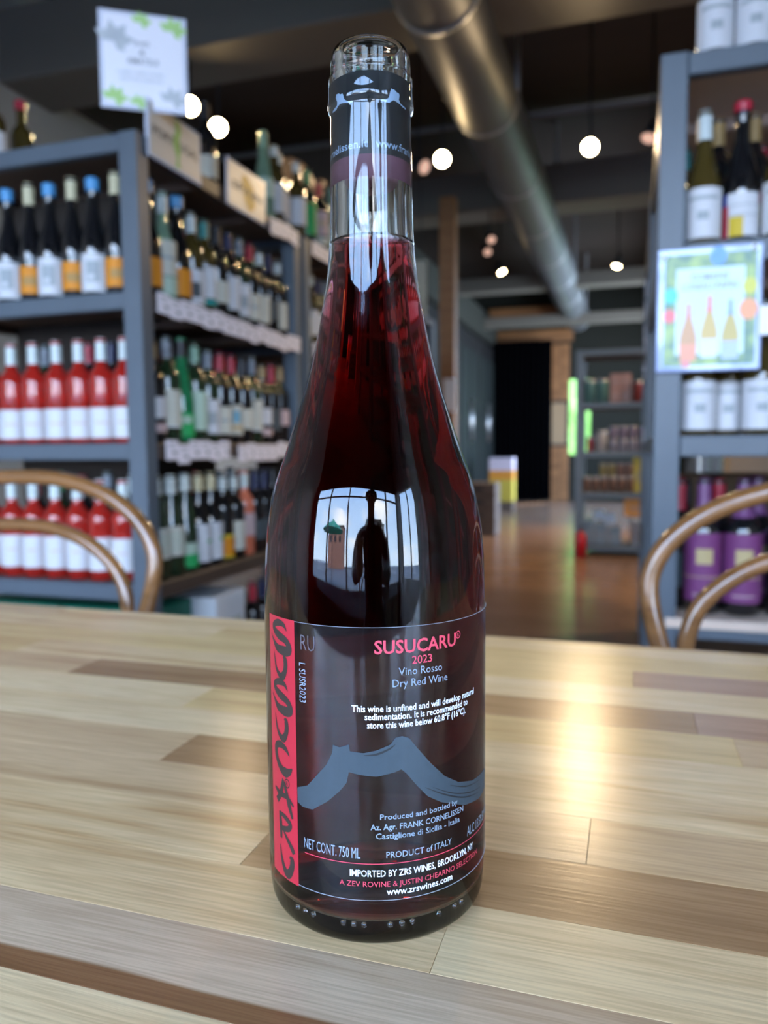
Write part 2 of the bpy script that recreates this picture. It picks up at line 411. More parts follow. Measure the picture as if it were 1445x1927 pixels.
# ------------------------------------------------------------------ round duct
duct_m = mat('galvanised_duct', (0.135, 0.14, 0.15), 0.5, 0.45, 0.1, 3, 0.05)
band_m = mat('duct_band', (0.34, 0.35, 0.36), 0.45, 0.4, 0.05)
DX, DZ, DR = -0.885, 3.02, 0.205
du = empty('air_duct', (DX, 0, DZ)); tag(du, 'long round galvanised air duct hanging under the dark ceiling', 'duct')
ys_ = [1.2, 2.45, 3.62, 4.85, 6.1, 7.3, 8.5, 9.7, 10.9, 12.1, 13.25]
for i in range(len(ys_)-1):
    b = MB(); n = 32
    vs = []; fs = []
    for yy in (ys_[i], ys_[i+1]):
        for k in range(n): vs.append((DR*math.cos(2*pi*k/n), yy, DR*math.sin(2*pi*k/n)))
    for k in range(n): fs.append((k, n+k, n+(k+1) % n, (k+1) % n))
    b.add(vs, fs, duct_m, True)
    if i == 0: b.add([(DR*math.cos(2*pi*k/n), ys_[0], DR*math.sin(2*pi*k/n)) for k in range(n)], [tuple(range(n))], duct_m)
    put('duct_section', b, du)
    b = MB()
    R2 = DR+0.006; vs = []; fs = []
    prof = [(DR-.002, -0.02), (R2, -0.016), (R2, 0.016), (DR-.002, 0.02)]
    for (r, dy) in prof:
        for k in range(n): vs.append((r*math.cos(2*pi*k/n), ys_[i+1]+dy, r*math.sin(2*pi*k/n)))
    for q in range(3):
        for k in range(n): fs.append((q*n+k, (q+1)*n+k, (q+1)*n+(k+1) % n, q*n+(k+1) % n))
    b.add(vs, fs, band_m, True); put('joint_band', b, du)
    if i % 2 == 0:
        for s in (-1, 1):
            b = MB(); b.box(s*(DR+.008)-.012, s*(DR+.008)+.012, ys_[i+1]-.15, ys_[i+1]-.11, -0.02, H-DZ, band_m); put('hanger', b, du)

# ------------------------------------------------------------------ track lights
bulb = mat('lamp_glow', (1, 0.9, 0.6), 0.5, emit=(1.0, 0.72, 0.36), estr=70)
bulb_dim = mat('lamp_dim_rim', (0.75, 0.5, 0.42), 0.3, 0.3, emit=(1.0, 0.6, 0.45), estr=0.5)
def spot(x, y, z, on, label, aim=(0.2, -1, -0.75), e=22, r=0.05):
    t = empty('track_lamp', (x, y, z)); tag(t, label, 'lamp', 'spot lamps under the ceiling')
    d = Vector(aim).normalized(); M3 = d.to_track_quat('Z', 'Y').to_matrix()
    def tr(b_):
        b_.v = [tuple(M3 @ Vector(v)) for v in b_.v]; return b_
    b = MB(); b.lathe([(0.001, -0.13), (r*.7, -0.125), (r*.8, -0.06), (r, 0.0), (r*.93, 0.0), (r*.88, -0.012)], black_steel, 16); put('lamp_housing', tr(b), t)
    b = MB(); b.lathe([(0.0005, -0.010), (r*.9, -0.010)], bulb if on else bulb_dim, 16); put('lamp_lens', tr(b), t)
    b = MB(); b.tube([tuple(d*-0.08), tuple(d*-0.08+Vector((0, 0, .05))), (tuple(d*-0.08)[0], tuple(d*-0.08)[1], H-z)], 0.007, black_steel, 6); put('lamp_stem', b, t)
    if on:
        l = bpy.data.lights.new('spot', 'SPOT'); l.energy = e; l.color = (1, 0.72, 0.42); l.spot_size = math.radians(80); l.spot_blend = 0.7; l.shadow_soft_size = 0.04
        o = bpy.data.objects.new('spot', l); COL.objects.link(o); o.location = Vector((x, y, z))+d*0.03
        o.rotation_euler = d.to_track_quat('-Z', 'Y').to_euler()
spot(-2.29, 3.777, 2.75, 1, 'glowing ceiling lamp just right of the white hanging sign', (0.5, -1, -.55))
spot(-2.287, 4.069, 2.75, 1, 'glowing ceiling lamp above the beige map sign corner', (0.5, -1, -.55))
spot(-1.185, 4.965, 2.75, 1, 'glowing ceiling lamp just right of the bottle neck', (0.2, -1, -.5), 14)
spot(-1.323, 5.066, 2.75, 0, 'unlit pinkish ceiling lamp beside the lit one near the bottle neck', (0.9, -.6, -.6))
spot(-0.275, 5.065, 2.75, 1, 'glowing ceiling lamp right of the round duct, largest there', (0.03, -1, -.40), 62)
spot(0.065, 5.052, 2.75, 0, 'unlit ceiling lamp beside the right steel post top', (-.3, -.5, -1))
spot(-1.331, 8.296, 2.75, 1, 'small yellow ceiling lamp left of the far duct, lowest of three', (0.5, -.3, -1), 80, .04)
spot(-1.325, 7.406, 2.75, 0, 'dim pinkish ceiling lamp left of the duct, middle of three', (0.4, -.8, -.7), 40, .04)
spot(-1.217, 6.988, 2.75, 0, 'dim pinkish ceiling lamp left of the duct, uppermost of three', (0.4, -.8, -.7), 40, .04)
spot(-0.177, 8.431, 2.75, 1, 'small yellow ceiling lamp far back right of the duct', (-.2, -.3, -1), 80, .04)

for i, y_ in enumerate((3.4, 4.8, 6.2, 7.6)): spot(1.45, y_, 2.75, 1, 'added unseen fill lamp over the right hand aisle, %s from the front' % ORD[i], (-.75, .1, -1), 95)  # extra lamps added out of view to brighten the floor and far racks
for i, y_ in enumerate((3.1, 5.9, 7.2, 9.6)): spot(-.45, y_, 3.05, 1, 'ceiling lamp tucked above the round duct, %s from the front' % ORD[i], (.1, .15, -1), 70) if 0 else None
# ------------------------------------------------------------------ butcher block table
TZ = 0.75
cream = wood('maple_cream', (0.76, 0.47, 0.21), (0.99, 0.725, 0.40), 0.26, lines=0.30)
lined = wood('maple_lined', (0.66, 0.385, 0.16), (0.98, 0.695, 0.37), 0.26, lines=0.75)
tan = wood('maple_tan', (0.60, 0.36, 0.16), (0.86, 0.58, 0.31), 0.26, lines=0.5)
brown = wood('maple_brown', (0.30, 0.15, 0.06), (0.52, 0.29, 0.13), 0.26, lines=0.5)
redb = wood('maple_red_brown', (0.42, 0.22, 0.12), (0.60, 0.35, 0.21), 0.26, lines=0.3)
gold = wood('maple_gold', (0.64, 0.38, 0.14), (0.90, 0.62, 0.28), 0.26, lines=0.5)
heart = wood('maple_heartwood', (0.52, 0.33, 0.18), (0.78, 0.56, 0.36), 0.26, lines=0.3)
n_ = heart.node_tree; L_ = n_.links; src = n_.nodes['Principled BSDF'].inputs['Base Color'].links[0].from_socket
t_ = n_.nodes.new('ShaderNodeTexCoord'); sp_ = n_.nodes.new('ShaderNodeSeparateXYZ'); L_.new(t_.outputs['Object'], sp_.inputs[0])
q_ = n_.nodes.new('ShaderNodeTexNoise'); q_.inputs['Scale'].default_value = 5; L_.new(t_.outputs['Object'], q_.inputs[0])
a_ = n_.nodes.new('ShaderNodeMath'); a_.operation = 'MULTIPLY_ADD'; a_.inputs[1].default_value = 0.010; L_.new(q_.outputs[0], a_.inputs[0]); L_.new(sp_.outputs[1], a_.inputs[2])
r_ = n_.nodes.new('ShaderNodeMapRange'); r_.inputs[1].default_value = -0.0035; r_.inputs[2].default_value = -0.0050; L_.new(a_.outputs[0], r_.inputs[0])
x_ = n_.nodes.new('ShaderNodeMixRGB'); x_.blend_type = 'MULTIPLY'; x_.inputs[2].default_value = (0.44, 0.29, 0.19, 1); L_.new(r_.outputs[0], x_.inputs[0]); L_.new(src, x_.inputs[1]); L_.new(x_.outputs[0], n_.nodes['Principled BSDF'].inputs['Base Color'])
TXa, TXb = -1.15, 0.95
table = empty('table', (-0.1, 0.25, 0)); tag(table, 'maple butcher block table the dark wine bottle stands on', 'table')
def boards(ya, yb, segs):
    for (xa, xb, m_) in segs:
        bb = MB(); lx = xb-xa; ly = yb-ya
        bb.box(-lx/2+0.00012, lx/2-0.00004, -ly/2+0.00003, ly/2-0.00003, -0.038, 0, m_, 0.00012)
        put('stave', bb, table, ((xa+xb)/2+0.1, (ya+yb)/2-0.25, TZ))
rows = [
 (.143, .183, [(TXa, -.62, tan), (-.62, .33, cream), (.33, TXb, tan)]),
 (.183, .220, [(TXa, -.95, lined), (-.95, .42, heart), (.42, TXb, cream)]),
 (.220, .259, [(TXa, -.57, brown), (-.57, -.057, lined), (-.057, .55, cream), (.55, TXb, tan)]),
 (.259, .299, [(TXa, -.80, cream), (-.80, -.144, lined), (-.144, .36, brown), (.36, TXb, cream)]),
 (.299, .338, [(TXa, -.75, tan), (-.75, -.014, tan), (-.014, .60, tan), (.60, TXb, lined)]),
 (.338, .377, [(TXa, -.85, brown), (-.85, -.234, tan), (-.234, -.12, brown), (-.12, .50, lined), (.50, TXb, tan)]),
 (.377, .416, [(TXa, -.70, lined), (-.70, .22, cream), (.22, TXb, cream)]),
 (.416, .457, [(TXa, -.90, tan), (-.90, -.27, cream), (-.27, .057, gold), (.057, .5, tan), (.5, TXb, brown)]),
 (.457, .496, [(TXa, -.394, tan), (-.394, .039, brown), (.039, .62, redb), (.62, TXb, cream)]),
 (.496, .537, [(TXa, -.48, gold), (-.48, -.20, lined), (-.20, .30, cream), (.30, TXb, lined)]),
 (.537, .577, [(TXa, -.66, cream), (-.66, .004, gold), (.004, .70, redb), (.70, TXb, tan)]),
 (.577, .617, [(TXa, -.35, lined), (-.35, .25, gold), (.25, TXb, lined)]),
 (.617, .652, [(TXa, -.55, tan), (-.55, .12, lined), (.12, TXb, gold)]),
]
allm = [cream, lined, tan, gold, cream, lined, brown]
y = .143
while y > -0.12:
    c1 = random.uniform(-.7, -.3); c2 = random.uniform(.0, .5)
    rows.append((y-.0395, y, [(TXa, c1, random.choice(allm)), (c1, c2, random.choice(allm)), (c2, TXb, random.choice(allm))])); y -= .0395
for r in rows: boards(*r)
TYa = y
for lx in (TXa+.045, TXb-.12):
    for ly in (TYa+.1, .55):
        bb = MB(); bb.box(-.035, .035, -.035, .035, 0, TZ-.10, black_steel, .004); put('leg', bb, table, (lx+.1, ly-.25, 0))
for (xa, xb, ya, yb) in ((TXa+.04, TXb-.08, TYa+.06, TYa+.085), (TXa+.04, TXb-.08, .565, .59), (TXa+.04, TXa+.065, TYa+.06, .59), (TXb-.105, TXb-.08, TYa+.06, .59)):
    bb = MB(); bb.box(xa+.1, xb+.1, ya-.25, yb-.25, TZ-.10, TZ-.0385, black_steel); put('apron', bb, table)

# ------------------------------------------------------------------ the wine bottle
BX, BY = -0.08788, 0.26222
BR = 0.0398
bottle = None
def glass_mat():
    m = bpy.data.materials.new('clear_glass'); m.use_nodes = True; n = m.node_tree; n.nodes.clear()
    g = n.nodes.new('ShaderNodeBsdfGlass'); g.inputs['IOR'].default_value = 1.5; g.inputs['Roughness'].default_value = 0.0; g.inputs['Color'].default_value = (0.97, 0.98, 0.97, 1)
    t = n.nodes.new('ShaderNodeTexCoord'); no = n.nodes.new('ShaderNodeTexNoise'); no.inputs['Scale'].default_value = 22
    bp = n.nodes.new('ShaderNodeBump'); bp.inputs['Strength'].default_value = 0.035; bp.inputs['Distance'].default_value = 0.002
    o = n.nodes.new('ShaderNodeOutputMaterial')
    n.links.new(t.outputs['Object'], no.inputs[0]); n.links.new(no.outputs[0], bp.inputs['Height']); n.links.new(bp.outputs[0], g.inputs['Normal'])
    n.links.new(g.outputs[0], o.inputs[0]); return m
def wine_mat():
    m = bpy.data.materials.new('red_wine'); m.use_nodes = True; n = m.node_tree; n.nodes.clear()
    g = n.nodes.new('ShaderNodeBsdfGlass'); g.inputs['IOR'].default_value = 0.9; g.inputs['Roughness'].default_value = 0.0; g.inputs['Color'].default_value = (1, 1, 1, 1)
    v = n.nodes.new('ShaderNodeVolumeAbsorption'); v.inputs['Color'].default_value = (0.76, 0.0, 0.04, 1); v.inputs['Density'].default_value = 185.0
    o = n.nodes.new('ShaderNodeOutputMaterial')
    n.links.new(g.outputs[0], o.inputs['Surface']); n.links.new(v.outputs[0], o.inputs['Volume']); return m
glassM = glass_mat(); wineM = wine_mat()
key = [(.0345, .0), (.0368, .0008), (.0386, .0032), (.0394, .0078), (.0398, .018), (.03985, .06), (.0399, .100), (.0397, .112), (.0394, .1216), (.0390, .1281), (.0384, .1349), (.0374, .1413), (.0360, .1482), (.0339, .1545), (.0315, .1612), (.0271, .1745), (.0231, .1875), (.0198, .2009), (.0172, .2141), (.0162, .2205), (.0154, .2275), (.0147, .236), (.0144, .245), (.0142, .2576), (.0140, .2700), (.0139, .2768)]
smooth = [(v.x, v.y) for v in catmull([(a, b_, 0) for a, b_ in key], 4)]
lip = [(.01395, .2773), (.0146, .2779), (.0148, .2792), (.0147, .2802), (.0146, .2820), (.0146, .2872), (.0144, .2884), (.0139, .2889), (.0138, .2930), (.0135, .2957), (.0128, .2977), (.0117, .2986), (.0107, .2984), (.0099, .2972), (.0095, .2950)]
NB = 128
WINE_Z = 0.2350
# wall thickness: 3.2 mm body -> bore 9.4 mm in the neck
def bore(r, z):
    if z > .228: return .0095+max(0, (.245-z))*.02
    t_ = min(1, max(0, (z-.10)/.128)); return r-(.0032+.0020*t_)
outer = [(0.0008, .014), (.010, .0125), (.022, .0075), (.030, .0012), (.033, .0)] + smooth + lip
inner_dn = [(bore(r, z), z) for r, z in reversed(smooth) if z > WINE_Z+0.0005]
b = MB()
b.lathe(outer+[(.0094, .2900)]+inner_dn+[(bore(.0147, WINE_Z), WINE_Z)], glassM, NB)
bottle = put('wine_bottle', b, None, (BX, BY, TZ+0.0004), (0, 0, math.atan2(-BX, BY)*1.0))
tag(bottle, 'clear glass bottle of dark red wine with red striped label, on the table in front', 'bottle')
# local -Y must face the camera: the bottle's rotation turns -Y from (0,-1) towards the camera
bottle.rotation_euler = (0, 0, math.atan2(-BX, BY))
inn = [(bore(r, z), z) for r, z in smooth if .0078 <= z <= WINE_Z]
wp = [(0.0008, .0205), (.012, .0190), (.024, .0125), (.031, .0078), (.0348, .0085), (.0360, .0115)]+[q for q in inn if q[1] > .017]+[(bore(.0147, WINE_Z), WINE_Z), (bore(.0147, WINE_Z)-.0008, WINE_Z-.0007), (bore(.0147, WINE_Z)-.003, WINE_Z-.0012), (.0004, WINE_Z-.0013)]
b = MB(); b.lathe(wp, wineM, NB); tag(put('wine', b, bottle), 'dark red wine filling the bottle to the neck')
# stopper: black printed cork, stained at its lower end
corkM = mat('black_cork', (0.012, 0.014, 0.016), 0.5, 0, 0.3, 90)
stainM = mat('wine_stained_cork', (0.13, 0.055, 0.08), 0.6, 0, 0.35, 160)
CR = 0.00958
b = MB(); b.lathe([(0.0003, .2880), (CR-.001, .2880), (CR, .2870), (CR, .2607)], corkM, 64)
cork = put('cork', b, bottle); tag(cork, 'black printed cork inside the bottle neck')
b = MB(); b.lathe([(CR, .2607), (CR, .2535), (CR-.001, .2525), (.0003, .2525)], stainM, 64); tag(put('cork_end', b, cork), 'wine stained purple lower end')
greyblue = mat('grey_blue_print', (0.036, 0.054, 0.068), 0.5, 0, 0.15, 300)
textgrey = mat('light_grey_print', (0.25, 0.31, 0.37), 0.5, 0, 0.05)
textwhite = mat('white_print', (0.82, 0.9, 0.95), 0.5, 0, 0.02)
textred = mat('red_print', (0.66, 0.06, 0.10), 0.45, 0, 0.05)
cork_ink = mat('blue_grey_cork_print', (0.28, 0.40, 0.56), 0.5, 0, 0.1, 200)
def wtext(s, u0, u1, z, h, m_, bold=0.0, R=None, parent=None, slope=0.0, name='label_text'):
    vs, fs = text_flat(s, bold)
    pts = [(u0+p[0]*(u1-u0), z+p[1]*h+slope*p[0]) for p in vs]
    R = R or (BR+.00030)
    return put(name, wrap_mesh(name, pts, fs, R, m_, step=.0018 if R > .02 else .0006), parent)
CR2 = CR+.00005
wtext('www.frankcornelissen.it', -.0370, -.0009, .2628, .0026, cork_ink, .012, CR2, cork, name='cork_text')
wtext('www.frankcorn', .0014, .0225, .2628, .0026, cork_ink, .012, CR2, cork, name='cork_text')
def emblem(u, z, s):
    P = [(-9, -3.0), (-6.5, -2.2), (-3.8, -.2), (-2.6, 2.4), (-2.2, 3.4), (-1.6, 2.9), (-.8, 3.2), (.8, 2.2), (2.2, 2.2), (3.4, .6), (5.5, -1.4), (8.5, -2.6), (8.5, -3.5), (5.0, -3.3), (2.6, -1.6), (.8, -.4), (-.8, -.4), (-1.8, -2.2), (-3.2, -3.9), (-5.2, -3.9), (-7.2, -3.5)]
    P = [(u+a*s, z+c*s) for a, c in P]; return P
for u in (-.0105, .0078):
    P = emblem(u, .2800, .00062); put('cork_emblem', wrap_mesh('cork_emblem', P, fill_poly(P), CR2, cork_ink, step=.0006), cork)
# transparent label film
def film_mat():
    m = bpy.data.materials.new('clear_label_film'); m.use_nodes = True; n = m.node_tree; n.nodes.clear()
    tr = n.nodes.new('ShaderNodeBsdfTransparent'); gl = n.nodes.new('ShaderNodeBsdfGlossy'); gl.inputs['Roughness'].default_value = 0.2; gl.inputs['Color'].default_value = (0.62, 0.68, 0.78, 1)
    fr = n.nodes.new('ShaderNodeFresnel'); fr.inputs[0].default_value = 1.45; mix = n.nodes.new('ShaderNodeMixShader'); o = n.nodes.new('ShaderNodeOutputMaterial')
    df = n.nodes.new('ShaderNodeBsdfDiffuse'); df.inputs[0].default_value = (0.25, 0.2, 0.2, 1); m2 = n.nodes.new('ShaderNodeMixShader'); m2.inputs[0].default_value = 0.015
    n.links.new(tr.outputs[0], m2.inputs[1]); n.links.new(df.outputs[0], m2.inputs[2])
    n.links.new(fr.outputs[0], mix.inputs[0]); n.links.new(m2.outputs[0], mix.inputs[1]); n.links.new(gl.outputs[0], mix.inputs[2]); n.links.new(mix.outputs[0], o.inputs[0])
    return m
FZ0, FZ1 = .0174, .1068
filmM = film_mat()
def band(u0_, u1_, z0_, z1_, R, m_, name, parent, n=48, th=0.0):
    b_ = MB(); b_.lathe([(R, z0_), (R, z1_)], m_, n, a0=u0_/R, a1=u1_/R); return put(name, b_, parent)
film = band(-.0287, .0640, FZ0, FZ1, BR+.00016, filmM, 'front_label', bottle, 64); tag(film, 'clear film label printed with grey, white and red lettering')
b = MB(); edgeM = mat('film_edge', (0.35, 0.36, 0.38), 0.3)
for z in (FZ0, FZ1):
    b = MB(); b.lathe([(BR+.0001, z-.00007), (BR+.0003, z), (BR+.0001, z+.00007)], edgeM, 64, a0=-.0287/BR, a1=.064/BR); put('film_edge', b, film)
redM = mat('red_stripe', (0.47, 0.018, 0.038), 0.35, 0, 0.04, 60)
stripe = band(-.0449, -.0288, .0168, .1071, BR+.00022, redM, 'red_stripe', bottle, 16); tag(stripe, 'red side stripe with black brushed lettering')
# brushed letters on the stripe, drawn from their strokes (x, y in stripe pixels, w = width)
brush = mat('brushed_black', (0.035, 0.022, 0.018), 0.5, 0, 0.2, 200)
S_ = [([(305, 295), (262, 215), (190, 200), (128, 250), (135, 325), (200, 385), (285, 430), (330, 500), (325, 570), (265, 590), (170, 570), (115, 480), (82, 400)], [4, 34, 52, 42, 46, 62, 52, 52, 70, 74, 56, 20, 3])]
U_ = [([(122, 640), (130, 740), (150, 870), (195, 945), (235, 950), (268, 880), (283, 780), (272, 690), (248, 675)], [4, 16, 26, 44, 60, 46, 46, 44, 8])]
C_ = [([(293, 185), (250, 115), (190, 90), (142, 130), (137, 220), (155, 310), (200, 385), (245, 400), (290, 370), (322, 318)], [3, 34, 44, 40, 38, 38, 50, 62, 40, 3])]
A_ = [([(207, 475), (205, 560), (180, 690), (138, 800)], [4, 30, 34, 40]), ([(212, 490), (245, 610), (280, 780), (316, 925)], [10, 28, 34, 18]), ([(115, 645), (170, 690), (260, 690), (332, 768)], [16, 36, 30, 10])]
R_ = [([(163, 875), (175, 1000), (178, 1120), (178, 1240)], [12, 34, 30, 22]), ([(160, 888), (225, 905), (285, 965), (272, 1040), (215, 1080), (178, 1090)], [20, 32, 34, 36, 34, 26]), ([(200, 1095), (250, 1200), (300, 1290), (325, 1362)], [12, 26, 34, 26])]
U2 = [([(165, 1280), (178, 1440), (210, 1590), (250, 1640), (285, 1570), (303, 1470), (298, 1395), (272, 1380)], [5, 22, 40, 58, 46, 42, 40, 8])]
def place(strokes, xr, zr, box):
    for P, W in strokes:
        ys2 = [p[1] for p in P]
        sx = .0161/(xr[1]-xr[0]); sz = (zr[0]-zr[1])/(box[1]-box[0])
        Q = [(-BR*math.asin(.902-.250*(p[0]-xr[0])/(xr[1]-xr[0])), zr[0]-(p[1]-box[0])*sz) for p in P]
        pts, fs = ribbon(Q, [q*sx*1.08 for q in W]); put('brushed_lettering', wrap_mesh('brushed_lettering', pts, fs, BR+.00030, brush, step=.0016), stripe)
place(S_, (55, 425), (.1055, .0950), (185, 635)); place(U_, (55, 425), (.0947, .0863), (640, 990))
place(S_, (55, 425), (.0854, .0745), (185, 635)); place(U_, (55, 425), (.0736, .0650), (640, 990))
place(C_, (80, 385), (.0639, .0534), (70, 435)); place(A_, (80, 385), (.0519, .0392), (475, 930))
place(R_, (80, 385), (.0392, .0270), (880, 1370)); place(U2, (80, 385), (.0277, .0181), (1280, 1670))
def ring(u, z, r, wd):
    P = [(u+r*math.cos(a), z+r*1.15*math.sin(a)) for a in [2*pi*i/20 for i in range(21)]]
    return ribbon(P, [wd]*21, 2)
pts, fs = ring(-.0340, .0508, .00125, .0004); put('registered_mark', wrap_mesh('registered_mark', pts, fs, BR+.0003, brush), stripe)
wtext('R', -.0346, -.0335, .0501, .0014, brush, .02, None, stripe, name='registered_mark')
# mountain emblem
MP = [(-22.6, 54.6), (-16.7, 61.3), (-14.5, 65.6), (-14.2, 68.4), (-11.9, 67.8), (-8.8, 69.0), (-8.5, 66.8), (-4.1, 66.4), (0.1, 67.3), (4.5, 69.1), (6.1, 71.2), (8.3, 71.6), (10.6, 70.7), (13.4, 67.0), (18.3, 61.1), (23.6, 55.7), (29.8, 51.9), (38.0, 49.6), (47.6, 49.0), (52, 48.6), (52, 41.5), (44, 41.0), (33.5, 42.7), (22.2, 47.2), (17.0, 50.4), (13.4, 54.4), (9.9, 58.9), (8.0, 60.7), (5.5, 59.8), (0.1, 58.7), (-5.3, 59.2), (-8.9, 59.9), (-9.7, 56.3), (-12.1, 53.3), (-16.3, 49.3), (-22.1, 45.3), (-26.4, 45.2), (-28.6, 46.2), (-28.6, 51.2), (-24.1, 53.0)]
P = [(a/1000, c/1000) for a, c in MP]
put('mountain_emblem', wrap_mesh('mountain_emblem', P, fill_poly(P), BR+.00024, greyblue), film)
for P_, W_ in (([(-4, 65.6), (0, 66.0), (4, 67.6), (6, 69)], [.2, .7, .6, .15]), ([(16, 53.6), (24, 49.3), (33, 45.6), (43, 43.6)], [.1, .5, .5, .2]), ([(19, 53), (27, 49), (36, 46.2), (45, 44.8)], [.1, .35, .4, .15]), ([(26, 52), (34, 49), (44, 47.6)], [.1, .45, .2])):
    pts, fs = ribbon([(a/1000, c/1000) for a, c in P_], [q/1000 for q in W_]); put('brush_streak', wrap_mesh('brush_streak', pts, fs, BR+.00030, corkM), film)
T = [('SUSUCARU', -.0004, .0286, .0985, .0042, textred, .022), ('2023', .0117, .0187, .0947, .0026, textred, .006),
 ('Vino Rosso', .0073, .0226, .0913, .0025, textgrey, .0), ('Dry Red Wine', .0053, .0248, .0876, .0025, textgrey, .0),
 ('This wine is unfined and will develop natural', -.0078, .0389, .0798, .0021, textwhite, .016), ('sedimentation. It is recommended to', -.0036, .0348, .0772, .0021, textwhite, .016),
 ('store this wine below 60.8°F (16°C).', -.0029, .0337, .0745, .0021, textwhite, .016),
 ('Produced and bottled by', .0010, .0294, .0445, .0018, textgrey, .010), ('Az. Agr. FRANK CORNELISSEN', -.0021, .0324, .0411, .0019, textgrey, .010), ('Castiglione di Sicilia - Italia', -.0004, .0305, .0381, .0019, textgrey, .010),
 ('PRODUCT of ITALY', .0029, .0266, .0317, .0021, textgrey, .006), ('NET CONT. 750 ML', -.0258, -.0055, .0315, .0036, textgrey, .0), ('ALC 13.5% BY VOL', .0347, .0560, .0312, .0034, textgrey, .0),
 ('IMPORTED BY ZRS WINES, BROOKLYN, NY', -.0090, .0385, .0255, .0022, textwhite, .012), ('A ZEV ROVINE & JUSTIN CHEARNO SELECTION', -.0125, .0417, .0221, .0018, textred, .0), ('www.zrswines.com', .0029, .0269, .0193, .0022, textwhite, .012)]
for (s, a, c, z, h, m_, bo) in T: wtext(s, a, c, z, h, m_, bo, None, film)
band(-.0256, .058, .02965, .0299, BR+.0003, textred, 'red_rule', film, 64)
pts, fs = ring(.0297, .1018, .0010, .0003); put('registered_mark', wrap_mesh('registered_mark', pts, fs, BR+.0003, textred), film)
wtext('R', .0293, .0302, .1012, .0012, textred, .0, None, film, name='registered_mark')
vs, fs = text_flat('L SUSR2023', 0.0)
pts = [(-.0268+p[1]*.0027, .0937-p[0]*.0131) for p in vs]; put('lot_number', wrap_mesh('lot_number', pts, fs, BR+.0003, textgrey), film)
dimM = mat('faint_show_through', (0.10, 0.09, 0.10), 0.5)
wtext('RU', -.0260, -.0203, .0980, .0052, dimM, -.01, None, film, name='show_through_lettering')
# embossed dots round the foot of the bottle
b = MB()
for a in (-.29, -.20, -.113, .103, .20, .29, .537, .714, .80, -.75, -.66, -.57):
    bm = bmesh.new(); bmesh.ops.create_icosphere(bm, subdivisions=2, radius=.0009); bm.verts.index_update()
    b.add([(v.co.x+.0396*math.sin(a), v.co.y-.0396*math.cos(a), v.co.z*1.1+.0090) for v in bm.verts], [[v.index for v in f.verts] for f in bm.faces], glassM, True); bm.free()
o = put('foot_dots', b, bottle); o['label'] = 'raised glass dots around the foot'

# ------------------------------------------------------------------ bentwood chairs
chair_w = wood('bentwood_varnish', (0.10, 0.040, 0.011), (0.23, 0.105, 0.036), 0.22, lines=0.4, coat=0.8)
cane = mat('cane_seat', (0.5, 0.36, 0.2), 0.5, 0, 0.1, 60)
def hoop(pts, y=0.0, lean=0.10):
    L_ = [(-x, z) for x, z in pts[1:]][::-1]+pts
    return catmull([(x, y+(z-.46)*lean, z) for x, z in L_], 6)
def chair(name, loc, rz, label):
    t = empty(name, loc, rz); tag(t, label, 'chair')
    o_ = [(0, .877), (.055, .875), (.11, .863), (.158, .843), (.193, .815), (.211, .785), (.214, .755), (.206, .715), (.195, .68), (.178, .60), (.172, .52), (.172, .455)]
    i_ = [(0, .812), (.05, .809), (.095, .798), (.131, .780), (.160, .754), (.174, .725), (.177, .690), (.168, .62), (.142, .54), (.125, .455)]
    b = MB(); b.tube(hoop(o_), .0105, chair_w, 12); put('outer_hoop', b, t)
    b = MB(); b.tube(hoop(i_, -0.004), .0092, chair_w, 12); put('inner_hoop', b, t)
    b = MB(); b.lathe([(.165, .455), (.205, .45), (.212, .462), (.208, .478), (.165, .476)], chair_w, 40, (0, -.19, 0)); put('seat_ring', b, t)
    b = MB(); b.lathe([(.0005, .466), (.168, .470)], cane, 40, (0, -.19, 0)); put('seat', b, t)
    for s in (-1, 1):
        b = MB(); b.tube(catmull([(s*.15, -.02, .46), (s*.165, .03, .25), (s*.185, .09, 0.0)], 4), .014, chair_w, 10); put('leg', b, t)
        b = MB(); b.tube(catmull([(s*.15, -.33, .455), (s*.165, -.36, .25), (s*.185, -.39, 0.0)], 4), .014, chair_w, 10); put('leg', b, t)
    b = MB(); b.tube([(.165*math.cos(a), -.17+.19*math.sin(a), .24) for a in [2*pi*i/32 for i in range(32)]], .008, chair_w, 8, True); put('stretcher_ring', b, t)
    return t
chair('bentwood_chair', (-.80, .82, 0), 0, 'varnished bentwood chair at the left, tucked behind the table by the grey rack')
chair('bentwood_chair', (.235, .82, 0), 0, 'varnished bentwood chair at the right, tucked behind the table by the poster rack')
chair('bentwood_chair', (.20, -.93, 0), pi+.1, 'bentwood chair under the seated person, mirrored in the bottle')

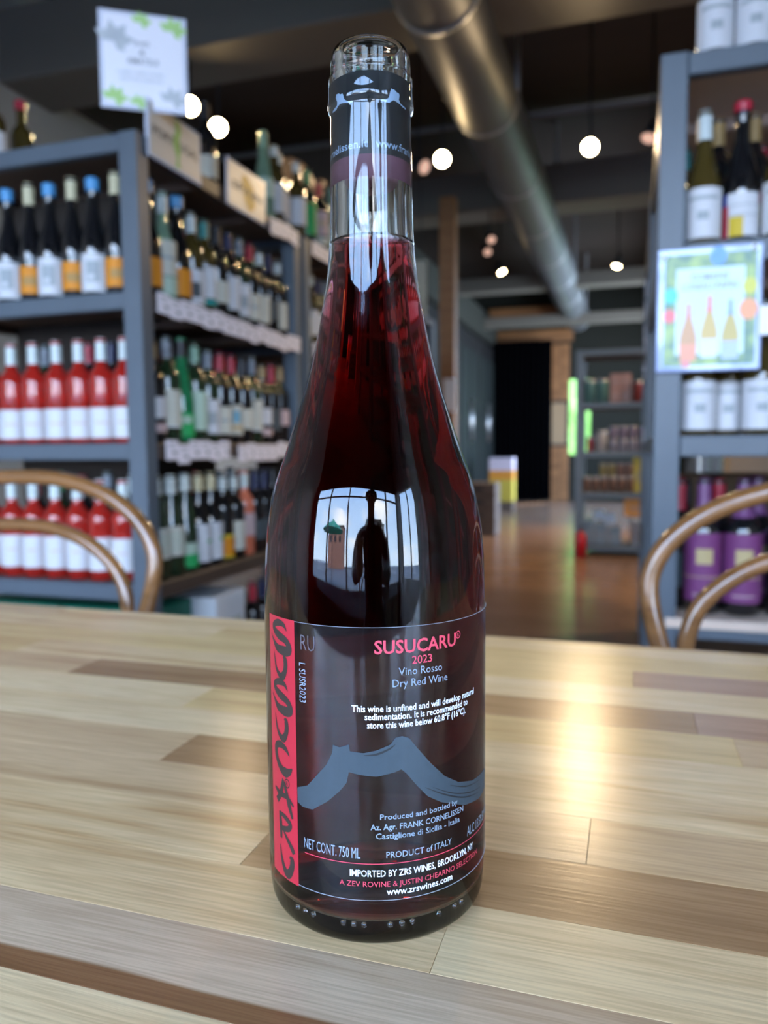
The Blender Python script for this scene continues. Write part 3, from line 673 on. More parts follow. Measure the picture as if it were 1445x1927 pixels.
# ------------------------------------------------------------------ steel racks
def rack(name, x0, x1, y0, y1, levels, label, boards_m, side=None, pw=.056):
    t = empty(name, ((x0+x1)/2, (y0+y1)/2, 0)); tag(t, label, 'shelf rack'); cx, cyy = (x0+x1)/2, (y0+y1)/2
    top = levels[-1]+.002
    hw, hl = (x1-x0)/2, (y1-y0)/2
    for sx in (-1, 1):
        for sy in (-1, 1):
            b = MB(); xa = sx*hw-(pw if sx > 0 else 0); ya = sy*hl-(pw if sy > 0 else 0)
            b.box(xa, xa+pw, ya, ya+pw, 0, top, steel, .003); put('post', b, t)
    for z in levels:
        for sy in (-1, 1):
            ya = sy*hl-(.03 if sy > 0 else 0)+(.004 if sy < 0 else -.004)
            b = MB(); b.box(-hw+pw, hw-pw, ya, ya+.03, z-.046, z, steel, .003); put('rail', b, t)
        for sx in (-1, 1):
            xa = sx*hw-(.03 if sx > 0 else 0)+(.004 if sx < 0 else -.004)
            b = MB(); b.box(xa, xa+.03, -hl+pw, hl-pw, z-.046, z, side or steel, .003); put('rail', b, t)
        b = MB(); b.box(-hw+.034, hw-.034, -hl+(.034 if abs(z-.531) > 1e-4 or boards_m is not pale_shelf else -.004), hl-.034, z-.020, z-(.001 if abs(z-.531) > 1e-4 or boards_m is not pale_shelf else -.0006), boards_m); put('shelf_board', b, t)
        for q in (-.17, .17):
            b = MB(); b.box(-hw+.034, hw-.034, q*2*hl-.015, q*2*hl+.015, z-.045, z-.021, boards_m); put('cross_slat', b, t)
    return t
LV = [.13, .536, .932, 1.340, 1.753]
rack('steel_rack', -1.98, -1.257, 1.8, 2.86, LV, 'nearest left grey steel rack, its end row holding rosé bottles', shelf_wood, side_brown)
rack('steel_rack', -1.98, -1.257, 2.90, 3.96, LV, 'second left steel rack, under the carved wooden figure', shelf_wood, side_brown)
rack('steel_rack', -1.98, -1.257, 4.00, 5.06, LV, 'third left steel rack, mostly hidden behind the bottle', shelf_wood, side_brown)
for i, rk in enumerate([o for o in bpy.data.objects if o.name.startswith('steel_rack')]):
    b = MB(); pm = mat('dark_divider_board', (.03, .022, .017), .7)
    b.box(-.012, .012, -.33, .36, .56, 1.70, pm); put('divider_board', b, rk, (-.02, .12, 0))
    if i == 0: b = MB(); b.box(-.32, .17, -.006, .006, .56, 1.70, pm); put('divider_board', b, rk, (0, -.235, 0))
LR = [.13, .531, .935, 1.345, 1.736]
rack('steel_rack', .045, .75, 1.8, 2.86, LR, 'nearest right grey steel rack carrying the acrylic poster', pale_shelf)
rack('steel_rack', .045, .75, 2.90, 3.96, LR, 'second right steel rack, edge seen behind the poster rack', shelf_wood)
rack('steel_rack', -.445, .50, 6.6, 7.1, [.09, .53, .87, 1.27, 1.70], 'far dark steel rack of tins and jars beside the green window', shelf_wood)

# ------------------------------------------------------------------ shop bottles
G = {
 'green': mat('dark_green_glass', (0.012, 0.028, 0.012), 0.06, spec=0.6, coat=0.6),
 'black': mat('black_glass', (0.006, 0.006, 0.007), 0.06, spec=0.6, coat=0.6),
 'amber': mat('olive_amber_glass', (0.05, 0.035, 0.008), 0.06, spec=0.6, coat=0.6),
 'clear': mat('pale_green_glass', (0.16, 0.26, 0.18), 0.06, spec=0.6, coat=0.6),
 'vivid': mat('vivid_green_glass', (0.01, 0.16, 0.06), 0.06, spec=0.6, coat=0.6),
 'rose': mat('rose_wine_glass', (0.62, 0.03, 0.02), 0.05, spec=0.6, coat=0.4, trans=0.55),
 'salmon': mat('salmon_wine_glass', (0.60, 0.16, 0.09), 0.07, spec=0.6, coat=0.6),
}
def cm(name, c, r=.35): return mat(name, tuple(q*.72 for q in c), r, 0, 0.04, 40)
K = {'skyblue': cm('sky_blue_foil', (0.10, 0.38, 0.75)), 'cream': cm('cream_foil', (0.72, 0.66, 0.42)), 'white': cm('white_foil', (0.68, 0.78, 0.78)),
     'teal': cm('teal_foil', (0.04, 0.28, 0.28)), 'black': cm('black_foil', (0.02, 0.022, 0.03)), 'navy': cm('navy_foil', (0.01, 0.015, 0.08)), 'red': cm('red_foil', (0.50, 0.02, 0.05)),
     'grey': cm('grey_foil', (0.22, 0.25, 0.30)), 'goldf': cm('gold_foil', (0.45, 0.30, 0.12)), 'purple': cm('purple_foil', (0.20, 0.07, 0.20)), 'pink': cm('pink_foil', (0.55, 0.13, 0.2)), 'green': cm('green_foil', (0.05, 0.30, 0.12)), 'mint': cm('mint_foil', (0.25, 0.45, 0.33))}
LM = {'white': cm('white_label', (0.78, 0.80, 0.84), .6), 'orange': cm('orange_label', (0.85, 0.30, 0.01), .6), 'cream': cm('cream_label', (0.72, 0.72, 0.62), .6), 'purple': cm('purple_label', (0.24, 0.055, 0.20), .6),
      'mint': cm('mint_label', (0.55, 0.72, 0.58), .6), 'green': cm('green_label', (0.02, 0.45, 0.12), .6), 'salmon': cm('salmon_label', (0.75, 0.22, 0.13), .6), 'yellow': cm('yellow_label', (0.75, 0.55, 0.03), .6), 'red': cm('red_label', (0.60, 0.03, 0.06), .6),
      'blue': cm('blue_label', (0.03, 0.06, 0.40), .6), 'teal': cm('teal_label', (0.0, 0.38, 0.36), .6), 'grey': cm('grey_print', (0.42, 0.47, 0.50), .6), 'dark': cm('dark_print', (0.08, 0.10, 0.11), .6), 'pinkw': cm('pinkish_label', (0.70, 0.52, 0.52), .6), 'goldp': cm('gold_print', (0.65, 0.5, 0.25), .6), 'bronze': cm('bronze_label', (0.5, 0.28, 0.08), .6),
      'skyp': cm('sky_print', (0.2, 0.45, 0.6), .6)}
def prof(kind, h, r):
    if kind == 'bordeaux': P = [(0, .004), (r*.85, 0), (r, .006), (r, h*.60), (r*.97, h*.645), (r*.75, h*.70), (r*.45, h*.745), (.0150, h*.80), (.0142, h*.90), (.0142, h*.965), (.0155, h*.97), (.0155, h*.99), (.013, h)]
    elif kind == 'burgundy': P = [(0, .004), (r*.85, 0), (r, .006), (r, h*.42), (r*.96, h*.48), (r*.80, h*.56), (r*.56, h*.65), (r*.42, h*.74), (.0150, h*.83), (.0145, h*.96), (.0160, h*.965), (.0160, h*.985), (.013, h)]
    else: P = [(0, .004), (r*.85, 0), (r, .006), (r, h*.38), (r*.93, h*.46), (r*.72, h*.62), (r*.5, h*.75), (.0150, h*.88), (.0140, h*.96), (.0155, h*.965), (.0155, h*.985), (.013, h)]
    return P
KIND = {}
def kind(name, shape, h, r, glass, cap, caplen, patches):
    P = prof(shape, h, r); b = MB(); b.lathe(P, G[glass], 20); body = b.mesh('wine_bottle')
    c = MB(); z0 = h-caplen
    def rr(z):
        for i in range(len(P)-1):
            if P[i][1] <= z <= P[i+1][1]: t = (z-P[i][1])/max(1e-6, P[i+1][1]-P[i][1]); return P[i][0]+t*(P[i+1][0]-P[i][0])
        return P[-1][0]
    zs = [z0+caplen*i/5 for i in range(6)]
    wax = 0.003 if caplen < .05 and cap in ('skyblue', 'red') else .0
    c.lathe([(rr(z)+.001+wax, z) for z in zs]+[(.012, h+.0015), (.0005, h+.002)], K[cap], 16)
    l = MB()
    for q, (mname, za, zb, a) in enumerate(patches):
        off = 0; 
        if isinstance(a, tuple): a0_, a1_ = a
        else: a0_, a1_ = -a, a
        l.lathe([(r+.0008+.0003*q, za), (r+.0008+.0003*q, zb)], LM[mname], 12, a0=a0_, a1=a1_)
    KIND[name] = (body, c.mesh('capsule'), l.mesh('label'))
D = math.radians
kind('portrait', 'burgundy', .327, .0375, 'black', 'skyblue', .036, [('white', .012, .115, D(75)), ('grey', .038, .095, D(28)), ('white', .046, .058, (D(-20), D(5)))])
kind('orange', 'burgundy', .337, .0335, 'black', 'cream', .062, [('orange', .022, .100, D(80)), ('bronze', .045, .070, D(35))])
kind('rose_white', 'bordeaux', .295, .0365, 'rose', 'white', .062, [('white', .015, .100, D(78)), ('pinkw', .055, .060, D(30))])
kind('rose_low', 'bordeaux', .290, .0365, 'rose', 'white', .056, [('white', .030, .125, D(78)), ('pinkw', .080, .085, D(20))])
kind('pattern', 'burgundy', .315, .037, 'clear', 'white', .06, [('cream', .075, .175, D(80)), ('grey', .12, .13, D(50)), ('mint', .02, .07, D(60))])
kind('bluecap_dark', 'burgundy', .327, .038, 'black', 'skyblue', .036, [('orange', .03, .11, D(75))])
kind('white_fig', 'bordeaux', .30, .037, 'amber', 'white', .062, [('white', .02, .125, D(80)), ('dark', .04, .085, D(22))])
kind('teal_pink', 'bordeaux', .30, .037, 'amber', 'teal', .06, [('white', .05, .15, D(80)), ('pinkw', .05, .15, (D(-80), D(-35))), ('teal', .03, .045, D(50))])
kind('dark_plain', 'bordeaux', .30, .037, 'black', 'black', .06, [('cream', .05, .12, D(60))])
kind('navy_white', 'bordeaux', .30, .037, 'black', 'navy', .06, [('white', .04, .15, D(78))])
kind('grey_white', 'bordeaux', .30, .037, 'green', 'grey', .06, [('white', .03, .14, D(78)), ('grey', .06, .1, D(25))])
kind('red_white', 'bordeaux', .30, .037, 'black', 'red', .06, [('cream', .03, .12, D(70)), ('grey', .07, .08, D(35))])
kind('whitecap_mint', 'bordeaux', .29, .037, 'black', 'white', .05, [('cream', .03, .13, D(76))])
kind('black_mint', 'bordeaux', .31, .037, 'green', 'grey', .06, [('cream', .05, .155, D(78)), ('white', .045, .05, D(78))])
kind('vivid_low', 'flute', .32, .036, 'vivid', 'black', .06, [('green', .02, .09, D(80)), ('mint', .06, .08, D(30))])
kind('mint_tall', 'bordeaux', .31, .037, 'green', 'mint', .06, [('mint', .04, .16, D(60))])
kind('picture', 'bordeaux', .30, .037, 'black', 'red', .062, [('cream', .03, .13, D(80)), ('skyp', .07, .11, D(25)), ('goldp', .045, .06, D(40))])
kind('greywhite_band', 'bordeaux', .29, .037, 'black', 'goldf', .05, [('white', .07, .13, D(75)), ('pinkw', .03, .055, D(75))])
kind('checker', 'flute', .30, .037, 'green', 'white', .055, [('cream', .06, .15, D(80)), ('mint', .08, .085, D(60)), ('mint', .10, .105, D(60)), ('mint', .12, .125, D(60))])
kind('greenlow', 'flute', .30, .036, 'green', 'white', .05, [('green', .015, .055, D(80)), ('mint', .055, .09, D(80))])
kind('cream_white', 'burgundy', .30, .0368, 'black', 'cream', .055, [('white', .02, .14, D(80)), ('green', .08, .09, (D(20), D(60)))])
kind('orange_low', 'bordeaux', .29, .0355, 'black', 'white', .05, [('yellow', .01, .09, D(80)), ('orange', .02, .08, D(60))])
kind('salmon', 'bordeaux', .30, .0355, 'salmon', 'white', .06, [('pinkw', .07, .15, D(60))])
kind('navy_plain', 'bordeaux', .30, .037, 'black', 'navy', .07, [('dark', .05, .12, D(60))])
kind('muscadet', 'burgundy', .285, .0372, 'amber', 'white', .062, [('white', .012, .118, D(78)), ('grey', .092, .100, D(50)), ('grey', .050, .068, D(18))])
kind('gold_dark', 'bordeaux', .30, .037, 'black', 'goldf', .06, [('pinkw', .07, .13, D(50))])
kind('mondrian', 'burgundy', .303, .038, 'black', 'red', .022, [('white', .014, .105, D(82)), ('yellow', .014, .055, (D(-48), D(-5))), ('red', .014, .080, (D(-82), D(-52))), ('blue', .080, .105, (D(-82), D(-56))), ('red', .082, .105, (D(50), D(70))), ('yellow', .035, .085, (D(56), D(82))), ('grey', .078, .080, (D(-50), D(50))), ('grey', .056, .058, (D(-50), D(50)))])
kind('teal_cap', 'bordeaux', .25, .036, 'amber', 'teal', .05, [('teal', .05, .16, D(80))])
kind('purple', 'bordeaux', .305, .040, 'black', 'purple', .085, [('purple', .030, .185, D(82)), ('goldp', .115, .150, D(26)), ('goldp', .085, .087, D(80)), ('pinkw', .045, .048, D(35))])
kind('dark_red', 'bordeaux', .30, .037, 'black', 'red', .07, [('dark', .05, .13, D(60))])
kind('small_white', 'bordeaux', .30, .037, 'black', 'black', .06, [('white', .02, .09, D(40))])
kind('redcap_tall', 'bordeaux', .30, .036, 'amber', 'red', .03, [('dark', .05, .12, D(60))])
kind('top_mint', 'flute', .32, .036, 'clear', 'mint', .06, [('mint', .08, .15, D(60))])
kind('top_white', 'bordeaux', .30, .037, 'amber', 'white', .04, [('white', .05, .155, D(80))])
kind('top_green', 'bordeaux', .31, .037, 'green', 'green', .06, [('green', .04, .165, D(80))])
kind('top_square', 'bordeaux', .30, .037, 'black', 'red', .06, [('pinkw', .07, .17, D(80)), ('goldp', .11, .13, D(18)), ('cream', .03, .062, D(70))])
NB_ = [0]
def bot(k, x, y, z, rz, label, group):
    body, cap, lab = KIND[k]
    o = bpy.data.objects.new('wine_bottle', body); COL.objects.link(o); o.location = (x, y, z); o.rotation_euler = (0, 0, rz+random.uniform(-.08, .08))
    tag(o, label, 'bottle', group)
    for nm, me in (('capsule', cap), ('label', lab)):
        c = bpy.data.objects.new(nm, me); COL.objects.link(c); c.parent = o
    NB_[0] += 1
    return o
e0 = .001
# end of the left rack, facing the table
g = 'bottles on the upper end shelf of the left rack'
for i, x in enumerate((-1.742, -1.593, -1.445)[::-1]): bot('portrait', x, 1.862, 1.340+e0, +.5, 'sky-blue-capped bottle with white portrait label, %s from the left rack post' % ORD[i], g)
for i, x in enumerate((-1.6675, -1.519, -1.3735)[::-1]): bot('orange', x, 1.866, 1.340+e0, .5, 'cream-capped bottle with orange label, %s from the left rack post' % ORD[i], g)
g = 'rosé bottles on the middle end shelf of the left rack'
for i, x in enumerate((-1.84, -1.760, -1.680, -1.597, -1.519, -1.442, -1.364)[::-1]): bot('rose_white', x, 1.868, .932+e0, .5, 'white-capped rosé on the middle end shelf, %s from the rack post' % ORD[i], g)
g = 'rosé bottles on the lower end shelf of the left rack'
for i, x in enumerate((-1.860, -1.781, -1.702, -1.622, -1.543, -1.464, -1.385)[::-1]): bot('rose_low', x, 1.868, .536+e0, .5, 'white-capped rosé behind the chair hoops, %s from the rack post' % ORD[i], g)
# second rank behind those
for i, (k, x, z) in enumerate([('vivid_low', -1.40, .932), ('navy_white', -1.48, .932), ('red_white', -1.56, .932), ('grey_white', -1.72, .932)]):
    bot(k, x, 1.965, z+e0, .5, '%s bottle half hidden behind the middle rosé row, %s from the post' % ({'vivid_low': 'green', 'navy_white': 'navy-capped', 'red_white': 'red-capped', 'grey_white': 'grey-capped'}[k], ORD[i]), 'second rank bottles at the left rack end')
for i, (k, x, z) in enumerate([('checker', -1.42, .536), ('black_mint', -1.51, .536), ('red_white', -1.60, .536), ('top_green', -1.69, .536), ('picture', -1.78, .536)]):
    bot(k, x, 1.965, z+e0, .5, 'dark bottle half hidden behind the lower rosé row, %s from the post' % ORD[i], 'second rank bottles at the left rack end')
# aisle side of the left racks, facing +X (turned a little to the table)
F = .95
def side_row(z, items, words, group, x=-1.312):
    for i, (k, y_) in enumerate(items):
        y_ = 1.92+i*.0765 if z > .5 else y_
        bot(k, x, y_, z+e0, F, '%s, %s from the corner post on the %s' % (DESC[k], ORD[i], words), group)
DESC = {'bluecap_dark': 'sky-blue-capped dark bottle with orange label', 'pattern': 'white-capped bottle with pale patterned label', 'white_fig': 'white-capped bottle with figured white label', 'teal_pink': 'teal-capped bottle with pinkish label',
 'dark_plain': 'black-capped dark bottle', 'navy_white': 'navy-capped bottle with white label', 'grey_white': 'grey-capped bottle with white label', 'red_white': 'red-capped bottle with cream label', 'whitecap_mint': 'white-capped dark bottle with cream label',
 'black_mint': 'grey-capped green bottle with cream label', 'vivid_low': 'vivid green bottle with green label', 'mint_tall': 'mint-capped bottle with tall mint label', 'picture': 'red-capped bottle with picture label', 'greywhite_band': 'gold-capped bottle with banded label',
 'checker': 'white-capped green bottle with hatched label', 'greenlow': 'white-capped bottle with low green label', 'cream_white': 'cream-capped bottle with tall white label', 'orange_low': 'bottle with low orange label', 'salmon': 'salmon pink rosé bottle', 'navy_plain': 'navy-capped dark bottle',
 'dark_red': 'dark red-capped bottle', 'gold_dark': 'gold-capped dark bottle', 'small_white': 'dark bottle with small white label', 'purple': 'dark bottle with purple label', 'muscadet': 'white-capped bottle with white label', 'top_green': 'green-labelled bottle', 'top_white': 'white-labelled bottle', 'top_square': 'red-capped bottle with square label', 'top_mint': 'mint bottle'}
side_row(1.340, [('bluecap_dark', 1.92), ('pattern', 1.997), ('bluecap_dark', 2.073), ('white_fig', 2.145), ('teal_pink', 2.225), ('dark_plain', 2.305), ('navy_white', 2.385), ('grey_white', 2.462), ('red_white', 2.538), ('whitecap_mint', 2.616), ('navy_plain', 2.69), ('whitecap_mint', 2.765)], 'upper aisle shelf', 'bottles on the upper aisle shelf')
side_row(.932, [('greywhite_band', 1.92), ('black_mint', 1.997), ('vivid_low', 2.072), ('mint_tall', 2.14), ('grey_white', 2.218), ('red_white', 2.295), ('picture', 2.375), ('dark_plain', 2.455), ('black_mint', 2.532), ('greywhite_band', 2.61), ('dark_red', 2.688), ('gold_dark', 2.765)], 'middle aisle shelf', 'bottles on the middle aisle shelf')
side_row(.536, [('checker', 1.92), ('checker', 1.995), ('greenlow', 2.07), ('cream_white', 2.14), ('cream_white', 2.22), ('orange_low', 2.30), ('whitecap_mint', 2.38), ('salmon', 2.46), ('navy_plain', 2.54), ('navy_plain', 2.62), ('dark_plain', 2.70)], 'lower aisle shelf', 'bottles on the lower aisle shelf')
side_row(.13, [('dark_red', 2.50), ('navy_plain', 2.58), ('dark_plain', 2.66), ('dark_red', 2.74)], 'floor level aisle shelf', 'bottles on the floor level aisle shelf')
# second rank behind the aisle rows
r2 = ['dark_plain', 'red_white', 'navy_white', 'grey_white', 'gold_dark', 'dark_red', 'black_mint', 'whitecap_mint']
for zi, (z, wd) in enumerate(((1.340, 'upper'), (.932, 'middle'), (.536, 'lower'))):
    for i in range(11):
        k = r2[(i*3+zi*2) % 8]; bot(k, -1.40, 2.046+i*.078, z+e0, F, '%s, %s in the back rank, %s aisle shelf' % (DESC[k], ORD[i], wd), 'second rank bottles on the aisle side')
# second left rack, aisle side
r3 = ['red_white', 'top_white', 'navy_white', 'black_mint', 'dark_plain', 'picture', 'grey_white', 'cream_white', 'gold_dark', 'whitecap_mint', 'dark_red', 'checker']
for zi, (z, wd) in enumerate(((1.340, 'upper'), (.932, 'middle'))):
    for i in range(4):
        k = r3[(i+zi*5) % 12]; bot(k, -1.312, 3.00+i*.082, z+e0, F, '%s, %s on the %s shelf of the second left rack' % (DESC[k], ORD[i], wd), 'bottles on the second left rack')
# on top of the racks
bot('redcap_tall', -1.93, 2.14, 1.753+e0, .5, 'red-capped bottle standing on top of the left rack', 'bottles on top of the racks')
bot('top_white', -2.06+.13, 2.02, 1.753+e0, .5, 'white-labelled bottle at the far left on top of the rack', 'bottles on top of the racks')
bot('dark_plain', -1.36, 2.335, 1.753+e0-.03+.03, F, 'dark bottle sparkling with lamp reflections between the two map signs', 'bottles on top of the racks')
for i, (k, y_, x) in enumerate([('top_mint', 2.66, -1.31), ('top_white', 2.75, -1.31), ('top_white', 2.83, -1.33), ('top_white', 2.93, -1.30), ('top_green', 3.04, -1.30), ('top_square', 3.17, -1.30), ('top_mint', 3.32, -1.30), ('navy_plain', 3.42, -1.31)]):
    bot(k, x, y_, 1.753+e0, F-.2, '%s on the left racks, %s beyond the second map sign' % ({'top_mint': 'pale green flute bottle', 'top_white': 'white-labelled bottle', 'top_green': 'green-labelled bottle', 'top_square': 'bottle with square label', 'navy_plain': 'dark bottle'}[k], ORD[i]), 'bottles on top of the racks')
# right rack
for i, x in enumerate((.155, .232, .309)): bot('muscadet', x, 1.868, 1.736+e0, .0, 'white-labelled bottle on top of the right rack, %s from its left corner' % ORD[i], 'bottles on top of the right rack')
g = 'bottles behind the poster on the upper right shelf'
bot('muscadet', .140, 1.86, 1.345+e0, 0, 'white-capped white-labelled bottle beside the right rack post, above the poster', g)
bot('mondrian', .217, 1.880, 1.345+e0, 0.1, 'tall bottle with red wax top and label of primary colour blocks', g)
bot('muscadet', .294, 1.86, 1.345+e0, 0, 'white-labelled bottle at the right edge above the poster', g)
bot('gold_dark', .176, 1.955, 1.345+e0, 0, 'gold-capped dark bottle between the white-capped and red-waxed ones', g)
bot('gold_dark', .250, 1.955, 1.345+e0, 0, 'gold-capped dark bottle right of the red-waxed one', g)
bot('teal_cap', .105, 1.97, 1.345+e0, 0, 'teal-labelled bottle peeping out beside the right rack post', g)
g = 'white-labelled bottles under the poster'
for i, x in enumerate((.140, .203, .266, .341)): bot('muscadet', x, 1.866+(.050 if i == 1 else 0), .935+e0, 0, 'white-labelled bottle under the poster, %s from the right rack post' % ORD[i], g)
g = 'bottles on the lowest right shelf'
for (k, x, y_, lab) in (('purple', .160, 1.885, 'purple-labelled bottle left of its twin on the pale wooden shelf'), ('purple', .243, 1.885, 'purple-labelled bottle right of its twin on the pale wooden shelf'),
   ('small_white', .330, 1.90, 'dark bottle with small white label right of the purple pair'), ('dark_red', .112, 1.95, 'dark bottle squeezed beside the right rack post on the wooden shelf'),
   ('dark_red', .200, 1.98, 'dark red-capped bottle behind the purple pair'), ('purple', .285, 1.98, 'purple-capped bottle at the back right of the wooden shelf'), ('dark_plain', .13, 2.05, 'dark bottle at the back left of the wooden shelf')):
    bot(k, x, y_, .531+e0, 0, lab, g)

for zi, (z, wd) in enumerate(((1.345, 'upper'), (.935, 'middle'), (.531, 'lowest'))):
    for i in range(6):
        k = ('dark_plain', 'gold_dark', 'dark_red', 'navy_plain')[(i+zi) % 4]
        bot(k, .12+i*.088, 2.16, z+e0, 0, '%s, %s in the back rank, %s right rack shelf' % (DESC[k], ORD[i], wd), 'back rank bottles in the right rack')
    for i in range(2):
        b = MB(); b.box(-.145, .145, -.10, .10, 0, .30, mat('brown_carton', (.12, .075, .04), .7, 0, .1), .004); b.box(-.06, .06, -.1012, -.1002, .10, .18, ink)
        tag(put('wine_carton', b, None, (.24+i*.31, 2.42, z+e0)), 'brown carton behind the bottles on the %s right rack shelf, %s' % (wd, ('left', 'right')[i]), 'box', 'brown cartons in the right rack')
# price tags along the aisle shelf edges
tagm = mat('tag_card', (0.80, 0.77, 0.85), 0.5, 0, 0.04)
tb = MB(); tb.box(-.001, .001, -.0292, .0292, -.056, .0, tagm); tb.box(.0011, .0016, -.020, .020, -.014, -.010, grey_ink); tb.box(.0011, .0016, -.020, .014, -.024, -.021, pale_grey_ink); tb.box(.0011, .0016, .002, .022, -.042, -.031, grey_ink)
tme = tb.mesh('price_tag')
def ptag(x, y_, z, rz, label, group, s=1.0):
    o = put('price_tag', tme, None, (x, y_, z), (0, 0, rz)); o.scale = (1, s, s); tag(o, label, 'price tag', group)
for (z, a, n_, wd, skip) in ((1.348, 1.90, 16, 'upper', ()), (.940, 1.92, 15, 'middle', (6,)), (1.758, 2.62, 4, 'top', ())):
    for i in range(n_):
        if i in skip: continue
        s = 1.0 if not (wd == 'upper' and i == 2) else 1.35
        ptag(-1.252, a+i*.0605, z-random.choice((0, 0, .006, .012)), 0, 'white price tag on the %s aisle shelf edge, %s from the corner post' % (wd, ORD[i]), 'price tags on the left rack')
for i in range(5): ptag(-1.252, 3.00+i*.062, 1.758, 0, 'white price tag on the second left rack top edge, %s along' % ORD[i], 'price tags on the second left rack')
for i in range(3): ptag(-1.252, 3.00+i*.062, 1.348, 0, 'white price tag on the second left rack upper edge, %s along' % ORD[i], 'price tags on the second left rack')
for i, (y_, z) in enumerate(((2.95, 1.50), (3.05, 1.44), (3.10, 1.36), (3.0, .98), (2.98, 1.30), (3.02, 1.22))): ptag(.041, y_, z, pi, 'white tag hanging on the far side of the right rack, %s from the top' % ORD[[0, 1, 2, 5, 3, 4][i]], 'tags on the side of the right rack')
b = MB(); b.box(-.028, .028, -.001, .001, -.06, .0, paper); tag(put('price_tag', b, None, (.275, 1.776, 1.20)), 'blank white tag clipped right of the acrylic poster', 'price tag')

# ------------------------------------------------------------------ signs
def leafy(cx, cz, s, m_, y=-.0028):
    b_ = MB()
    for a in (-60, -10, 35, 80, 130):
        a = math.radians(a); d = Vector((math.sin(a), 0, math.cos(a))); p = Vector((d.z, 0, -d.x))
        base = Vector((cx, y, cz)); L_ = s*(1 if a < 1.5 else .7)
        b_.add([tuple(base), tuple(base+d*L_*.5+p*L_*.28), tuple(base+d*L_), tuple(base+d*L_*.5-p*L_*.28)], [(0, 1, 2, 3)], m_)
    return b_
sg = empty('hanging_sign', (-1.360, 1.800, 1.8253), math.atan2(.546, .838)); tag(sg, 'white acrylic notice with green leaf prints above the left rack corner', 'sign')
b = MB(); b.box(0, .226, 0, .006, 0, .251, acrylic, .002); put('acrylic_holder', b, sg)
b = MB(); b.box(.010, .216, -.0012, -.0002, .009, .242, paper); put('notice_paper', b, sg)
for (cx, cz, s, m_) in ((.108, .225, .030, leaf_ink), (.190, .212, .040, leaf_ink), (.035, .022, .038, leaf_ink), (.095, .014, .028, leaf_ink)): put('leaf_print', leafy(cx, cz, s, m_), sg)
for (cx, cz, s) in ((.038, .170, .055), (.185, .030, .040)): put('flower_print', leafy(cx, cz, s, pale_grey_ink), sg)
for (s, xa, xb, z, h) in (('INIS', .090, .128, .165, .012), ('&', .102, .118, .142, .013), ('AMATSUI', .070, .150, .118, .015), ('LABEL AND CORK', .045, .165, .090, .008), ('SERVICE DESIGN', .050, .160, .074, .008)): flat_text('sign_text', s, xa, xb, z, h, -.0028, grey_ink if h > .01 else pale_grey_ink, sg, .01)
b = MB(); b.tube([(.118, .012, 0.02), (.118, .012, -.075)], .008, acrylic, 10); put('sign_stem', b, sg)
# two map signs along the top edge of the rack (facing the aisle, +X)
def mapsign(y0_, y1_, z0_, label, words, shape, m_):
    t = empty('map_sign', (-1.249, y0_, z0_), pi/2); tag(t, label, 'sign'); wd = y1_-y0_
    b_ = MB(); b_.box(0, wd, 0, .004, 0, .150, acrylic, .0015); put('acrylic_holder', b_, t)
    b_ = MB(); b_.box(.008, wd-.008, -.001, -.0002, .007, .143, card_beige); put('notice_paper', b_, t)
    P_ = [(wd*a, .150*c) for a, c in shape]; b_ = MB(); b_.add([(p[0], -.0018, p[1]) for p in P_], fill_poly(P_), m_); put('map_print', b_, t)
    for (s, xa, xb) in words: flat_text('sign_text', s, wd*xa, wd*xb, .064, .024, -.0026, ink, t, .01)
mapsign(1.845, 2.115, 1.704, 'beige sign reading PORTUGAL around a green country map, on the left rack', [('PORT', .08, .46), ('UGAL', .56, .92)], [(.47, .95), (.58, .92), (.60, .78), (.56, .60), (.58, .42), (.55, .22), (.57, .08), (.48, .06), (.50, .25), (.45, .42), (.44, .55), (.49, .72)], green_ink)
mapsign(2.27, 2.545, 1.700, 'beige sign reading SPAIN around an ochre country map, on the left rack', [('SPAIN', .12, .88)], [(.35, .72), (.42, .86), (.55, .80), (.68, .66), (.66, .48), (.72, .30), (.62, .14), (.52, .10), (.44, .22), (.40, .40), (.38, .55)], gold_ink)
# acrylic poster on the right rack
ps = empty('acrylic_poster', (.047, 1.785, 1.071)); tag(ps, 'acrylic framed wine poster with three printed bottles on the right rack', 'poster')
PWD, PH = .206, .259
b = MB(); b.box(0, PWD, 0, .006, 0, PH, mat('poster_acrylic', (0.33, 0.42, 0.68), .12, 0, .03, coat=.6), .003); put('acrylic_holder', b, ps)
gbg = bpy.data.materials.new('poster_garden_print'); gbg.use_nodes = True; n_ = gbg.node_tree; bs = n_.nodes['Principled BSDF']; bs.inputs['Roughness'].default_value = .35
t_ = n_.nodes.new('ShaderNodeTexCoord'); q_ = n_.nodes.new('ShaderNodeTexNoise'); q_.inputs['Scale'].default_value = 30; q_.inputs['Detail'].default_value = 1; c_ = n_.nodes.new('ShaderNodeValToRGB')
c_.color_ramp.elements[0].position = .35; c_.color_ramp.elements[0].color = (.10, .22, .16, 1); c_.color_ramp.elements[1].position = .68; c_.color_ramp.elements[1].color = (.35, .50, .16, 1)
n_.links.new(t_.outputs['Object'], q_.inputs[0]); n_.links.new(q_.outputs[0], c_.inputs[0]); n_.links.new(c_.outputs[0], bs.inputs['Base Color'])
b = MB(); b.box(.015, PWD-.012, -.001, -.0002, .012, PH-.014, gbg); put('poster_sheet', b, ps)
pw_ = mat('poster_white_print', (.62, .80, .84), .4); b = MB(); b.box(.038, .172, -.0016, -.0011, .035, .215, pw_); put('white_panel_print', b, ps)
